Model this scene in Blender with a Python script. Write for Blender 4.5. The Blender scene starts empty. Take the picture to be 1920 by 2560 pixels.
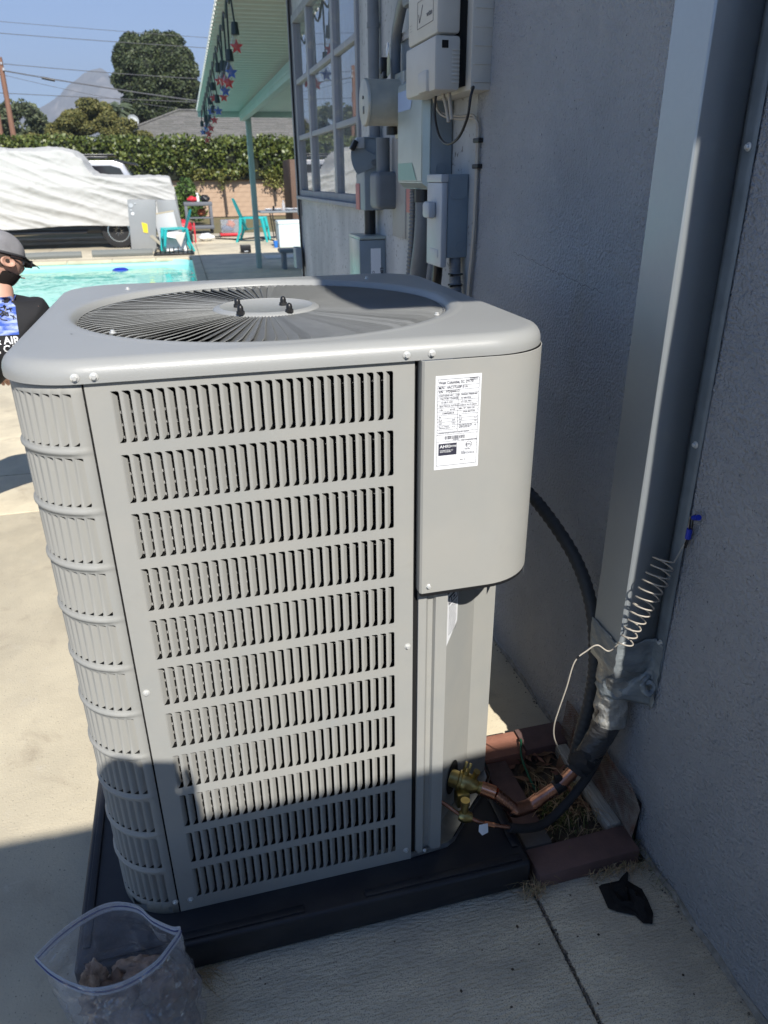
import bpy, bmesh, math, random
import numpy as np
from mathutils import Vector, Matrix, noise
random.seed(7); rng = np.random.default_rng(7)
PI = math.pi
S = bpy.context.scene
C = S.collection
# ------------------------------------------------------------------ camera, sky, sun, exposure
cam = bpy.data.cameras.new('camera'); camo = bpy.data.objects.new('camera', cam); C.objects.link(camo)
RM = Matrix(((0.96736025, 0.11458989, -0.22601616), (-0.25320357, 0.40152857, -0.88014928), (-0.01010426, 0.90864953, 0.41743735)))
camo.matrix_world = Matrix.Translation((0.23958, -1.19811, 1.57998)) @ RM.to_4x4()
cam.sensor_fit = 'VERTICAL'; cam.sensor_height = 36; cam.lens = 1825.6 / 2560 * 36
cam.clip_start = 0.01; cam.clip_end = 9000
cam.dof.use_dof = True; cam.dof.focus_distance = 1.7; cam.dof.aperture_fstop = 6.7
S.camera = camo
SUN = Vector((0.133, -1.0, 0.90)).normalized()
world = bpy.data.worlds.new('World'); S.world = world; world.use_nodes = True
wn = world.node_tree.nodes; wl = world.node_tree.links
bg = wn['Background']; sky = wn.new('ShaderNodeTexSky'); sky.sky_type = 'NISHITA'; sky.sun_disc = False
sky.sun_elevation = math.asin(SUN.z); sky.sun_rotation = math.atan2(SUN.x, SUN.y)
sky.air_density = 0.65; sky.dust_density = 0.0; sky.ozone_density = 5.0; sky.altitude = 200
wl.new(sky.outputs[0], bg.inputs[0]); bg.inputs[1].default_value = 0.128
sl = bpy.data.lights.new('sun', 'SUN'); sl.energy = 4.7; sl.angle = math.radians(0.53); sl.color = (1, 0.955, 0.88)
so = bpy.data.objects.new('sun', sl); C.objects.link(so)
so.rotation_euler = SUN.to_track_quat('Z', 'Y').to_euler(); so.location = (0, -5, 8)
S.view_settings.view_transform = 'Standard'; S.view_settings.look = 'None'
S.view_settings.exposure = 0.42; S.view_settings.gamma = 1
S.view_settings.use_curve_mapping = False
S.cycles.max_bounces = 8

# ------------------------------------------------------------------ materials
def N(nt, t, **kw):
    n = nt.nodes.new(t)
    for k, v in kw.items():
        if k.startswith('i_'): n.inputs[k[2:].replace('_', ' ')].default_value = v
        else: setattr(n, k, v)
    return n
MATS = {}
def mat(name, col, rough=0.6, metal=0.0, var=0.0, vscale=4, col2=None, v2=None, bump=0.0, bscale=60, bdist=0.002, speck=None, spec=0.5, coat=0.0, stretch=None, rvar=0.0, isl=0.0, trans=0.0, sss=0.0, bump2=None, stain=None):
    if name in MATS: return MATS[name]
    m = bpy.data.materials.new(name); m.use_nodes = True; nt = m.node_tree; L = nt.links
    b = nt.nodes['Principled BSDF']
    b.inputs['Roughness'].default_value = rough; b.inputs['Metallic'].default_value = metal
    b.inputs['Specular IOR Level'].default_value = spec; b.inputs['Coat Weight'].default_value = coat
    tc = N(nt, 'ShaderNodeTexCoord'); mp = N(nt, 'ShaderNodeMapping'); L.new(tc.outputs['Object'], mp.inputs[0])
    if stretch: mp.inputs['Scale'].default_value = stretch
    cur = None
    def rgb(c):
        n = N(nt, 'ShaderNodeRGB'); n.outputs[0].default_value = (*c, 1); return n.outputs[0]
    cur = rgb(col)
    def mix(fac, a, bb, mode='MIX'):
        n = N(nt, 'ShaderNodeMix', data_type='RGBA', blend_type=mode)
        if isinstance(fac, float): n.inputs[0].default_value = fac
        else: L.new(fac, n.inputs[0])
        L.new(a, n.inputs[6]); L.new(bb, n.inputs[7]); return n.outputs[2]
    if col2 is not None or var > 0:
        nz = N(nt, 'ShaderNodeTexNoise'); nz.inputs['Scale'].default_value = vscale; nz.inputs['Detail'].default_value = 8; nz.inputs['Roughness'].default_value = 0.6
        L.new(mp.outputs[0], nz.inputs['Vector'])
        cr = N(nt, 'ShaderNodeValToRGB'); cr.color_ramp.elements[0].position = 0.35 if v2 is None else v2[0]; cr.color_ramp.elements[1].position = 0.68 if v2 is None else v2[1]
        L.new(nz.outputs[0], cr.inputs[0])
        c2 = col2 if col2 is not None else tuple(c * (1 - var) for c in col)
        cur = mix(cr.outputs[0], cur, rgb(c2))
        if rvar:
            ma = N(nt, 'ShaderNodeMath', operation='MULTIPLY_ADD'); L.new(nz.outputs[0], ma.inputs[0]); ma.inputs[1].default_value = rvar; ma.inputs[2].default_value = rough - rvar / 2
            L.new(ma.outputs[0], b.inputs['Roughness'])
    if speck:
        (sc, th, scol) = speck
        nz2 = N(nt, 'ShaderNodeTexNoise'); nz2.inputs['Scale'].default_value = sc; nz2.inputs['Detail'].default_value = 3
        L.new(tc.outputs['Object'], nz2.inputs['Vector'])
        cr2 = N(nt, 'ShaderNodeValToRGB'); cr2.color_ramp.elements[0].position = th; cr2.color_ramp.elements[1].position = min(1, th + 0.08)
        L.new(nz2.outputs[0], cr2.inputs[0]); cur = mix(cr2.outputs[0], cur, rgb(scol))
    if stain:
        for (sc, lo, hi, scol) in stain:
            nz3 = N(nt, 'ShaderNodeTexNoise'); nz3.inputs['Scale'].default_value = sc; nz3.inputs['Detail'].default_value = 6; nz3.inputs['Roughness'].default_value = 0.65; nz3.inputs['Distortion'].default_value = 0.5
            L.new(tc.outputs['Object'], nz3.inputs['Vector'])
            cr3 = N(nt, 'ShaderNodeValToRGB'); cr3.color_ramp.elements[0].position = lo; cr3.color_ramp.elements[1].position = hi
            L.new(nz3.outputs[0], cr3.inputs[0]); cur = mix(cr3.outputs[0], cur, rgb(scol))
    if isl:
        g = N(nt, 'ShaderNodeNewGeometry'); ma = N(nt, 'ShaderNodeMath', operation='MULTIPLY_ADD'); L.new(g.outputs['Random Per Island'], ma.inputs[0])
        ma.inputs[1].default_value = isl; ma.inputs[2].default_value = 1 - isl / 2
        hs = N(nt, 'ShaderNodeHueSaturation'); L.new(cur, hs.inputs['Color']); L.new(ma.outputs[0], hs.inputs['Value'])
        ma2 = N(nt, 'ShaderNodeMath', operation='MULTIPLY_ADD'); L.new(g.outputs['Random Per Island'], ma2.inputs[0]); ma2.inputs[1].default_value = -0.05; ma2.inputs[2].default_value = 0.52
        L.new(ma2.outputs[0], hs.inputs['Hue']); cur = hs.outputs[0]
    L.new(cur, b.inputs['Base Color'])
    if bump:
        bn = N(nt, 'ShaderNodeTexNoise'); bn.inputs['Scale'].default_value = bscale; bn.inputs['Detail'].default_value = 4
        L.new(mp.outputs[0], bn.inputs['Vector'])
        bu = N(nt, 'ShaderNodeBump'); bu.inputs['Strength'].default_value = bump; bu.inputs['Distance'].default_value = bdist
        L.new(bn.outputs[0], bu.inputs['Height']); L.new(bu.outputs[0], b.inputs['Normal'])
        if bump2:
            bn2 = N(nt, 'ShaderNodeTexNoise'); bn2.inputs['Scale'].default_value = bump2[0]; bn2.inputs['Detail'].default_value = 2
            L.new(mp.outputs[0], bn2.inputs['Vector'])
            bu2 = N(nt, 'ShaderNodeBump'); bu2.inputs['Strength'].default_value = bump2[1]; bu2.inputs['Distance'].default_value = bump2[2]
            L.new(bn2.outputs[0], bu2.inputs['Height']); L.new(bu2.outputs[0], bu.inputs['Normal'])
    if trans: b.inputs['Transmission Weight'].default_value = trans
    MATS[name] = m; return m

def glassy(name, tint, gloss=1.0, rough=0.0, milk=0.0, milkcol=(0.8, 0.8, 0.8), wave=None, ior=1.45):
    m = bpy.data.materials.new(name); m.use_nodes = True; nt = m.node_tree; L = nt.links
    nt.nodes.remove(nt.nodes['Principled BSDF']); out = nt.nodes['Material Output']
    tr = N(nt, 'ShaderNodeBsdfTransparent'); tr.inputs[0].default_value = (*tint, 1)
    gl = N(nt, 'ShaderNodeBsdfGlossy'); gl.inputs['Roughness'].default_value = rough; gl.inputs[0].default_value = (gloss, gloss, gloss, 1)
    fr = N(nt, 'ShaderNodeFresnel'); fr.inputs[0].default_value = ior
    ge = N(nt, 'ShaderNodeNewGeometry'); io_ = N(nt, 'ShaderNodeMath', operation='MULTIPLY_ADD'); L.new(ge.outputs['Backfacing'], io_.inputs[0]); io_.inputs[1].default_value = 1 / ior - ior; io_.inputs[2].default_value = ior; L.new(io_.outputs[0], fr.inputs[0])   # same reflection from either side of a thin sheet
    mx = N(nt, 'ShaderNodeMixShader'); base = tr.outputs[0]
    if milk:
        df = N(nt, 'ShaderNodeBsdfDiffuse'); df.inputs[0].default_value = (*milkcol, 1)
        nz = N(nt, 'ShaderNodeTexNoise'); nz.inputs['Scale'].default_value = 22; nz.inputs['Detail'].default_value = 5
        tc = N(nt, 'ShaderNodeTexCoord'); L.new(tc.outputs['Object'], nz.inputs['Vector'])
        ma = N(nt, 'ShaderNodeMath', operation='MULTIPLY'); L.new(nz.outputs[0], ma.inputs[0]); ma.inputs[1].default_value = milk * 2
        m0 = N(nt, 'ShaderNodeMixShader'); L.new(ma.outputs[0], m0.inputs[0]); L.new(tr.outputs[0], m0.inputs[1]); L.new(df.outputs[0], m0.inputs[2]); base = m0.outputs[0]
    L.new(fr.outputs[0], mx.inputs[0]); L.new(base, mx.inputs[1]); L.new(gl.outputs[0], mx.inputs[2]); L.new(mx.outputs[0], out.inputs[0])
    if wave:
        tc = N(nt, 'ShaderNodeTexCoord'); nz = N(nt, 'ShaderNodeTexNoise'); nz.inputs['Scale'].default_value = wave[0]; nz.inputs['Detail'].default_value = 3; nz.inputs['Distortion'].default_value = 0.6
        L.new(tc.outputs['Object'], nz.inputs['Vector']); bu = N(nt, 'ShaderNodeBump'); bu.inputs['Strength'].default_value = wave[1]; bu.inputs['Distance'].default_value = wave[2]
        L.new(nz.outputs[0], bu.inputs['Height']); L.new(bu.outputs[0], gl.inputs['Normal'])
    MATS[name] = m; return m

# ------------------------------------------------------------------ mesh helpers
def tag(o, label=None, cat=None, group=None, kind=None):
    if label: o['label'] = label
    if cat: o['category'] = cat
    if group: o['group'] = group
    if kind: o['kind'] = kind
    return o
def obj(name, bm, m, parent=None, smooth=30, label=None, cat=None, group=None, kind=None):
    if isinstance(bm, bmesh.types.BMesh):
        me = bpy.data.meshes.new(name); bmesh.ops.recalc_face_normals(bm, faces=bm.faces) if getattr(bm, 'is_valid', True) and not FLAGS.get('norecalc') else None
        bm.to_mesh(me); bm.free()
    else: me = bm
    if smooth:
        me.polygons.foreach_set('use_smooth', [True] * len(me.polygons))
        me.set_sharp_from_angle(angle=math.radians(smooth))
    if m is not None and not me.materials:
        for mm in (m if isinstance(m, (list, tuple)) else [m]): me.materials.append(mm)
    o = bpy.data.objects.new(name, me); C.objects.link(o)
    if parent is not None: o.parent = parent
    tag(o, label, cat, group, kind); return o
FLAGS = {}
def thing(name, label, cat, loc=(0, 0, 0), rz=0, group=None, kind=None):
    o = bpy.data.objects.new(name, None); C.objects.link(o); o.location = loc; o.rotation_euler = (0, 0, rz); o.empty_display_size = 0.05
    return tag(o, label, cat, group, kind)
def B(): return bmesh.new()
def box(bm, x0, x1, y0, y1, z0, z1, bev=0.0, M=None, seg=2):
    t = bmesh.new(); bmesh.ops.create_cube(t, size=1)
    bmesh.ops.scale(t, vec=(x1 - x0, y1 - y0, z1 - z0), verts=t.verts)
    bmesh.ops.translate(t, vec=((x0 + x1) / 2, (y0 + y1) / 2, (z0 + z1) / 2), verts=t.verts)
    if bev: bmesh.ops.bevel(t, geom=t.edges[:], offset=bev, segments=seg, affect='EDGES', profile=0.5)
    merge(bm, t, M)
def merge(bm, t, M=None):
    if M is not None: bmesh.ops.transform(t, matrix=M, verts=t.verts)
    vm = [bm.verts.new(v.co) for v in t.verts]; t.verts.index_update()
    for f in t.faces:
        try:
            nf = bm.faces.new([vm[v.index] for v in f.verts]); nf.material_index = f.material_index
        except ValueError: pass
    t.free()
def frame(d, up=Vector((0, 0, 1))):
    d = d.normalized(); a = up.cross(d)
    if a.length < 1e-4: a = Vector((1, 0, 0)).cross(d)
    a.normalize(); return a, d.cross(a)
def catmull(pts, n=8):
    P = [Vector(p) for p in pts]; P = [2 * P[0] - P[1]] + P + [2 * P[-1] - P[-2]]; out = []
    for i in range(1, len(P) - 2):
        for k in range(n):
            t = k / n; a, b, c, d = P[i - 1], P[i], P[i + 1], P[i + 2]
            out.append(0.5 * ((2 * b) + (c - a) * t + (2 * a - 5 * b + 4 * c - d) * t * t + (3 * b - a - 3 * c + d) * t ** 3))
    out.append(P[-2]); return out
def tube(bm, pts, r, seg=12, cap=True, closed=False):
    pts = [Vector(p) for p in pts]; n = len(pts); rs = r if isinstance(r, (list, tuple)) else [r] * n
    loops = []; up = None
    for i, p in enumerate(pts):
        if closed: d = pts[(i + 1) % n] - pts[i - 1]
        else: d = (pts[min(i + 1, n - 1)] - pts[max(i - 1, 0)])
        if d.length < 1e-9: d = Vector((0, 0, 1))
        d.normalize()
        if up is None: a, b = frame(d)
        else:
            a = up - d * up.dot(d); a = a.normalized() if a.length > 1e-6 else frame(d)[0]; b = d.cross(a)
        up = a
        loops.append([bm.verts.new(p + (a * math.cos(2 * PI * k / seg) + b * math.sin(2 * PI * k / seg)) * rs[i]) for k in range(seg)])
    rngi = range(n if closed else n - 1)
    for i in rngi:
        A, Bq = loops[i], loops[(i + 1) % n]
        for k in range(seg): bm.faces.new((A[k], A[(k + 1) % seg], Bq[(k + 1) % seg], Bq[k]))
    if cap and not closed: bm.faces.new(loops[0][::-1]); bm.faces.new(loops[-1])
def cyl(bm, p0, p1, r, seg=20, r1=None): tube(bm, [p0, p1], [r, r if r1 is None else r1], seg)
def lathe(bm, prof, M=None, seg=32, cap=True):
    t = bmesh.new(); loops = []
    for (r, z) in prof: loops.append([t.verts.new((r * math.cos(2 * PI * k / seg), r * math.sin(2 * PI * k / seg), z)) for k in range(seg)])
    for A, Bq in zip(loops, loops[1:]):
        for k in range(seg): t.faces.new((A[k], A[(k + 1) % seg], Bq[(k + 1) % seg], Bq[k]))
    if cap:
        t.faces.new(loops[0][::-1]); t.faces.new(loops[-1])
    merge(bm, t, M)
def axisM(p, d, roll=0):
    return Matrix.Translation(p) @ Vector(d).to_track_quat('Z', 'Y').to_matrix().to_4x4() @ Matrix.Rotation(roll, 4, 'Z')
def prism(bm, poly, z0, z1, M=None, bev=0):
    t = bmesh.new(); a = [t.verts.new((x, y, z0)) for x, y in poly]; b = [t.verts.new((x, y, z1)) for x, y in poly]
    t.faces.new(a[::-1]); t.faces.new(b); n = len(poly)
    for i in range(n): t.faces.new((a[i], a[(i + 1) % n], b[(i + 1) % n], b[i]))
    if bev: bmesh.ops.bevel(t, geom=t.edges[:], offset=bev, segments=2, affect='EDGES', profile=0.5)
    merge(bm, t, M)
def sheet(bm, rows):
    V = [[bm.verts.new(p) for p in r] for r in rows]
    for i in range(len(V) - 1):
        for k in range(len(V[0]) - 1): bm.faces.new((V[i][k], V[i][k + 1], V[i + 1][k + 1], V[i + 1][k]))
    return V
def solid(o, t, off=-1):
    md = o.modifiers.new('thick', 'SOLIDIFY'); md.thickness = t; md.offset = off; return o
def add_text(s, size, M, m, parent, name='print', align='LEFT', sx=1.0, ext=0.0):
    cu = bpy.data.curves.new(name, 'FONT'); cu.body = s; cu.size = size; cu.align_x = align; cu.resolution_u = 2; cu.extrude = ext; cu.offset = size * 0.022
    to = bpy.data.objects.new(name, cu); C.objects.link(to)
    me = bpy.data.meshes.new_from_object(to); bpy.data.objects.remove(to)
    me.transform(M @ Matrix.Diagonal((sx, 1, 1, 1))); me.materials.clear(); me.materials.append(m)
    return me
def join_meshes(name, ms, m, parent):
    bm = bmesh.new()
    for me in ms: bm.from_mesh(me); bpy.data.meshes.remove(me)
    FLAGS['norecalc'] = 1; o = obj(name, bm, m, parent, smooth=0); FLAGS.clear(); return o
def copy_tree(o, parent=None):
    c = o.copy(); C.objects.link(c); c.parent = parent
    for ch in [x for x in C.objects if x.parent == o]: copy_tree(ch, c)
    return c
def leaves(name, P, size, m, parent=None, kindstuff=False, asp=0.55, nrm=None, droop=0.0):
    n = len(P); P = np.asarray(P, float)
    d = rng.normal(size=(n, 3)); d[:, 2] -= droop; d /= np.linalg.norm(d, axis=1)[:, None]
    e = rng.normal(size=(n, 3))
    if nrm is not None: e = np.cross(d, nrm + 0.7 * rng.normal(size=(n, 3)))
    else: e = np.cross(d, e)
    e /= np.linalg.norm(e, axis=1)[:, None] + 1e-9
    s = size * rng.uniform(0.6, 1.3, n)[:, None]; f = np.cross(d, e)
    v = np.stack([P - d * s / 2, P + e * s * asp / 2 + f * s * 0.08, P + d * s / 2, P - e * s * asp / 2 + f * s * 0.08], 1).reshape(-1, 3)
    me = bpy.data.meshes.new(name); me.vertices.add(4 * n); me.vertices.foreach_set('co', v.ravel())
    me.loops.add(4 * n); me.loops.foreach_set('vertex_index', np.arange(4 * n)); me.polygons.add(n)
    me.polygons.foreach_set('loop_start', np.arange(0, 4 * n, 4)); me.polygons.foreach_set('loop_total', np.full(n, 4)); me.update(); me.materials.append(m)
    o = bpy.data.objects.new(name, me); C.objects.link(o); o.parent = parent
    if kindstuff: o['kind'] = 'stuff'
    return o

# palette
M_unit = mat('unit_paint', (0.342, 0.336, 0.310), 0.6, stain=[(14, .62, .9, (.30, .295, .27)), (3, .6, .9, (.345, .345, .325))], col2=(0.305, 0.31, 0.296), vscale=5, rvar=.15, bump=0.25, bscale=900, bdist=0.0004, spec=0.18)
M_cap = mat('cap_paint', (0.33, 0.335, 0.325), 0.36, bump=0.4, bscale=500, bdist=0.0007, var=0.06, vscale=3)
M_black = mat('black_plastic', (0.012, 0.012, 0.013), 0.4)
M_dark = mat('near_black', (0.006, 0.006, 0.006), 0.9)  # near black for shade inside holes and gaps, and small dark parts
M_pad = mat('pad_plastic', (0.012, 0.014, 0.020), 0.45, bump=0.3, bscale=300, bdist=0.001, col2=(0.03, 0.03, 0.032), vscale=6, v2=(0.5, 0.75))
M_steel = mat('zinc_screw', (0.75, 0.75, 0.72), 0.3, 0.45)
M_galv = mat('galvanised_sheet', (0.43, 0.465, 0.48), 0.38, 0.55, col2=(0.42, 0.455, 0.475), vscale=90, bump=0.12, bscale=140, bdist=0.001, rvar=0.15)
M_stucco = mat('stucco_paint', (0.54, 0.56, 0.595), 0.85, stain=[(1.7, .50, .85, (.38, .40, .43)), (6, .58, .85, (.60, .61, .62)), (3.1, .62, .8, (.44, .43, .41))], col2=(0.46, 0.485, 0.52), vscale=2.2, bump=1.0, bscale=140, bdist=0.030, bump2=(40, 0.6, 0.008), speck=(110, .66, (.22, .245, .28)))
M_stain = mat('weathered_stucco', (0.50, 0.52, 0.53), 0.9, col2=(0.30, 0.325, 0.34), vscale=3.0, bump=0.7, bscale=110, bdist=0.003, stretch=(1, 1, 0.4), speck=(45, 0.62, (0.17, 0.17, 0.165)))
M_conc = mat('patio_concrete', (0.68, 0.60, 0.44), 0.85, stain=[(1.3, .5, .8, (.44, .38, .28)), (4.5, .56, .8, (.40, .33, .24)), (13, .60, .78, (.62, .56, .45)), (2.4, .66, .74, (.42, .28, .21))], col2=(0.48, 0.425, 0.32), vscale=1.8, bump=0.5, bscale=160, bdist=0.002, speck=(170, 0.64, (0.27, 0.23, 0.17)), v2=(0.4, 0.72), bump2=(9, 0.3, 0.006))
M_conc2 = mat('broomed_concrete', (0.72, 0.665, 0.52), 0.9, stain=[(2.5, .50, .85, (.46, .435, .37)), (8, .60, .85, (.34, .32, .275))], col2=(0.42, 0.40, 0.335), vscale=9, v2=(.38, .82), bump=1.0, bscale=95, bdist=0.008, stretch=(0.55, 1.5, 1), speck=(320, 0.54, (0.34, 0.32, 0.27)))
M_dirt = mat('dry_soil', (0.11, 0.082, 0.055), 0.95, col2=(0.05, 0.038, 0.026), vscale=20, bump=1.0, bscale=60, bdist=0.01)
M_lawn = mat('dry_lawn', (0.16, 0.15, 0.06), 0.95, col2=(0.22, 0.17, 0.10), vscale=2, bump=1, bscale=30, bdist=0.03)
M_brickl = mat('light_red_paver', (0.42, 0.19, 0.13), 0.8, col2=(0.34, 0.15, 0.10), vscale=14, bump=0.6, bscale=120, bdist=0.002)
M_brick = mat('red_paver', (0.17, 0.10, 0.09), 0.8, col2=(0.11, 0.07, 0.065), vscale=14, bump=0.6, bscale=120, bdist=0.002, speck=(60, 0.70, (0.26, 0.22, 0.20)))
M_brickg = mat('grey_paver', (0.17, 0.15, 0.135), 0.9, var=0.3, vscale=14, bump=0.6, bscale=120, bdist=0.002)
M_copper = mat('copper', (0.62, 0.33, 0.23), 0.28, 1.0, col2=(0.36, 0.18, 0.13), vscale=35, rvar=0.2)
M_copper_b = mat('bright_copper', (0.85, 0.42, 0.26), 0.2, 1.0)
M_brass = mat('brass', (0.50, 0.40, 0.16), 0.36, 1.0, col2=(0.32, 0.25, 0.10), vscale=40)
M_foam = mat('foam_insulation', (0.022, 0.022, 0.024), 0.75, bump=0.4, bscale=80, bdist=0.001)
M_tape = mat('duct_tape', (0.27, 0.30, 0.31), 0.38, 0.1, col2=(0.17, 0.19, 0.20), vscale=18, bump=0.9, bscale=26, bdist=0.006, stretch=(1, 1, 2.2))
M_foil = mat('crumpled_foil_tape', (0.58, 0.57, 0.52), 0.28, 0.35, col2=(0.18, 0.18, 0.175), vscale=18, bump=1.0, bscale=40, bdist=0.01)
M_white = mat('white_paint', (0.78, 0.79, 0.80), 0.5)
M_print = mat('label_ink', (0.03, 0.03, 0.05), 0.6)
M_wirew = mat('cream_cable', (0.42, 0.38, 0.32), 0.5)
M_wireb = mat('black_cable', (0.015, 0.015, 0.016), 0.45)
M_blue = mat('blue_connector', (0.008, 0.03, 0.40), 0.4)

# ------------------------------------------------------------------ GROUND
base = B()
def grect(bm, x0, x1, y0, y1, z, n=1):
    sheet(bm, [[(x0 + (x1 - x0) * i / n, y0 + (y1 - y0) * j / n, z) for i in range(n + 1)] for j in range(n + 1)])
PX0, PX1, PY0, PY1 = -9.0, 0.43, 7.2, 16.1
for r in [(-3000, PX0 - .1, -3000, 3500), (PX1 + .1, 3000, -3000, 3500), (PX0 - .1, PX1 + .1, -3000, PY0 - .1), (PX0 - .1, PX1 + .1, PY1 + .1, 3500)]: grect(base, *r, -0.05)
obj('ground', base, M_dirt, kind='structure', smooth=0)
patio = thing('patio', None, None, kind='structure')
def slab(x0, x1, y0, y1, m, z0=-0.045, z1=0.0, bev=0.006):
    b = B(); box(b, x0, x1, y0, y1, z0, z1, bev); return obj('slab', b, m, patio)
slab(-9, -0.104, -6, 2.645, M_conc); slab(-0.10, 0.883, -6, 1.0, M_conc2); slab(-0.10, 0.883, 1.006, 2.645, M_conc)
slab(-9, 0.883, 2.655, 3.24, M_conc); slab(-9, 0.883, 3.25, 6.95, M_conc)
slab(0.889, 1.203, -6, -0.092, M_conc2); slab(0.889, 1.203, 0.392, 1.35, M_conc); slab(0.889, 1.203, 1.36, 5.1, M_conc)
for (x0, x1, y0, y1) in [(0.60, 3.3, 5.11, 9.5), (3.31, 7, 5.11, 9.5), (0.60, 3.3, 9.51, 13.0), (3.31, 7, 9.51, 13.0), (0.60, 3.3, 13.01, 16.49), (3.31, 7, 13.01, 16.49),
                         (0.60, 3.9, 16.5, 20), (-2.9, 0.59, 16.5, 20), (-6.4, -2.91, 16.5, 20), (-10, -6.41, 16.5, 20), (3.91, 8, 16.5, 20), (0.60, 3.9, 20.01, 24), (-2.9, 0.59, 20.01, 24), (-6.4, -2.91, 20.01, 24), (-14, -6.41, 20.01, 26), (3.91, 8, 20.01, 24)]:
    slab(x0, x1, y0, y1, M_conc)
b = B(); grect(b, -14, 9, 24, 36, -0.03); obj('lawn', b, M_lawn, kind='structure', smooth=0)
# pool
M_plaster = mat('pool_plaster', (0.42, 0.78, 0.74), 0.7, var=0.1, vscale=2)
M_cop = mat('pool_coping', (0.60, 0.53, 0.38), 0.8, col2=(0.48, 0.42, 0.30), vscale=6, bump=0.4, bscale=80)
b = B()
def rrect(x0, x1, y0, y1, r, n=6):
    out = []
    for cx, cy, a0 in [(x1 - r, y0 + r, -PI / 2), (x1 - r, y1 - r, 0), (x0 + r, y1 - r, PI / 2), (x0 + r, y0 + r, PI)]:
        for k in range(n + 1): out.append((cx + r * math.cos(a0 + PI / 2 * k / n), cy + r * math.sin(a0 + PI / 2 * k / n)))
    return out
inn = rrect(PX0, PX1, PY0, PY1, 0.55); deep = rrect(PX0 + .25, PX1 - .25, PY0 + .25, PY1 - .25, 0.4)
r1 = [b.verts.new((x, y, 0.0)) for x, y in inn]; r2 = [b.verts.new((x, y, -1.0)) for x, y in inn]; r3 = [b.verts.new((x, y, -1.25)) for x, y in deep]
n = len(inn)
for A, Bq in ((r1, r2), (r2, r3)):
    for i in range(n): b.faces.new((A[i], A[(i + 1) % n], Bq[(i + 1) % n], Bq[i]))
b.faces.new(r3)
pool = thing('swimming_pool', None, None, kind='structure')
obj('basin', b, M_plaster, pool)
b = B(); b.faces.new([b.verts.new((x, y, -0.11)) for x, y in inn])
M_water = glassy('pool_water', (0.66, 0.93, 0.90), 1.0, 0.03, wave=(1.6, 0.45, 0.05), ior=1.28, milk=0.32, milkcol=(0.35, 0.74, 0.70))
obj('water', b, M_water, kind='structure', smooth=0)
# coping stones round the pool
def coping(x0, x1, y0, y1, m=M_cop):
    b = B(); box(b, x0, x1, y0, y1, -0.045, 0.03, 0.014); obj('coping_stone', b, m, pool)
x = PX1 + 0.13
while x > -8.5:
    w = min(0.9, x + 8.6); coping(x - w + 0.006, x, PY1 - 0.02, PY1 + 0.37); x -= 0.9
y = PY1 - 0.03
while y > 7.3: coping(PX1 - 0.01, PX1 + 0.16, y - 0.78 + 0.006, y); y -= 0.78
b = B(); lathe(b, [(0.001, 0.03), (0.10, 0.03), (0.16, 0.0), (0.16, -0.03), (0.05, -0.05)], Matrix.Translation((-1.04, 15.4, -0.1)), 24)
obj('pool_float', b, M_blue, label='blue round float drifting in the pool near the far edge', cat='pool float')
b = B()
tube(b, catmull([(-3.4, 17.1, .05), (-2.6, 17.15, .06), (-1.95, 17.2, .05)]), 0.085, 10); o = obj('rolled_mat', b, mat('grey_mat', (0.16, 0.17, 0.16), 0.7), label='grey rolled mat on the deck beyond the pool, nearer the man', cat='mat', group='rolled mats at the far pool edge')
b = B(); tube(b, catmull([(-1.72, 17.2, .06), (-1.1, 17.15, .065), (-0.42, 17.15, .06)]), 0.09, 10); obj('rolled_mat', b, MATS['grey_mat'], label='grey rolled mat beyond the pool, below the leaning metal panels', cat='mat', group='rolled mats at the far pool edge')

# ------------------------------------------------------------------ HOUSE
WX = 1.205
house = thing('house', 'grey blue stucco house filling the right side, carrying the electrical boxes', 'house', (WX, -0.61, 0))
def hobj(name, b, m, **k):
    o = obj(name, b, m, house, **k); o.matrix_parent_inverse = house.matrix_basis.inverted(); return o
house.matrix_world  # noqa
house.location = (0, 0, 0)
# side wall in pieces round the window; relief comes from a finely divided face
WY0, WY1, WZ0, WZ1 = 2.95, 5.06, 1.47, 2.64
def wallpiece(y0, y1, z0, z1, m, step=0.05, amp=0.0015):
    ny = max(1, int((y1 - y0) / step)); nz = max(1, int((z1 - z0) / step)); b = B()
    rows = []
    for j in range(nz + 1):
        z = z0 + (z1 - z0) * j / nz; r = []
        for i in range(ny + 1):
            y = y0 + (y1 - y0) * i / ny
            d = amp * noise.noise(Vector((y * 3, z * 3, 1))) * 2
            r.append((WX + d, y, z))
        rows.append(r)
    sheet(b, rows)
    FLAGS['norecalc'] = 0
    box(b, WX + 0.01, WX + 0.16, y0, y1, z0, z1)
    return hobj('wall', b, m, smooth=60)
wallpiece(-0.61, 1.30, 0.0, 2.97, M_stucco, 0.04, 0.004)
wallpiece(1.3015, 2.9485, 0.0, 2.97, M_stain, 0.06, 0.002)
wallpiece(2.95, 5.2, 0.0, WZ0 - 0.045, M_stain, 0.06, 0.003)
wallpiece(2.95, 5.2, WZ1 + 0.001, 2.97, M_stain, 0.1, 0.001)
wallpiece(WY1 + 0.001, 5.2, WZ0 - 0.044, WZ1, M_stain, 0.07, 0.001)
b = B(); pts_ = [(WX - .0035 - .0005 * i % 2, .95 - i * .018, 1.37 - .012 * noise.noise(Vector((i * .7, 2, 0))) - .0015 * i) for i in range(32)]
for a_, c_ in zip(pts_, pts_[1:]): tube(b, [a_, c_], .00035, 4)
hobj('hairline_crack', b, M_dark, kind='stuff')
b = B(); rows = []
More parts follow.
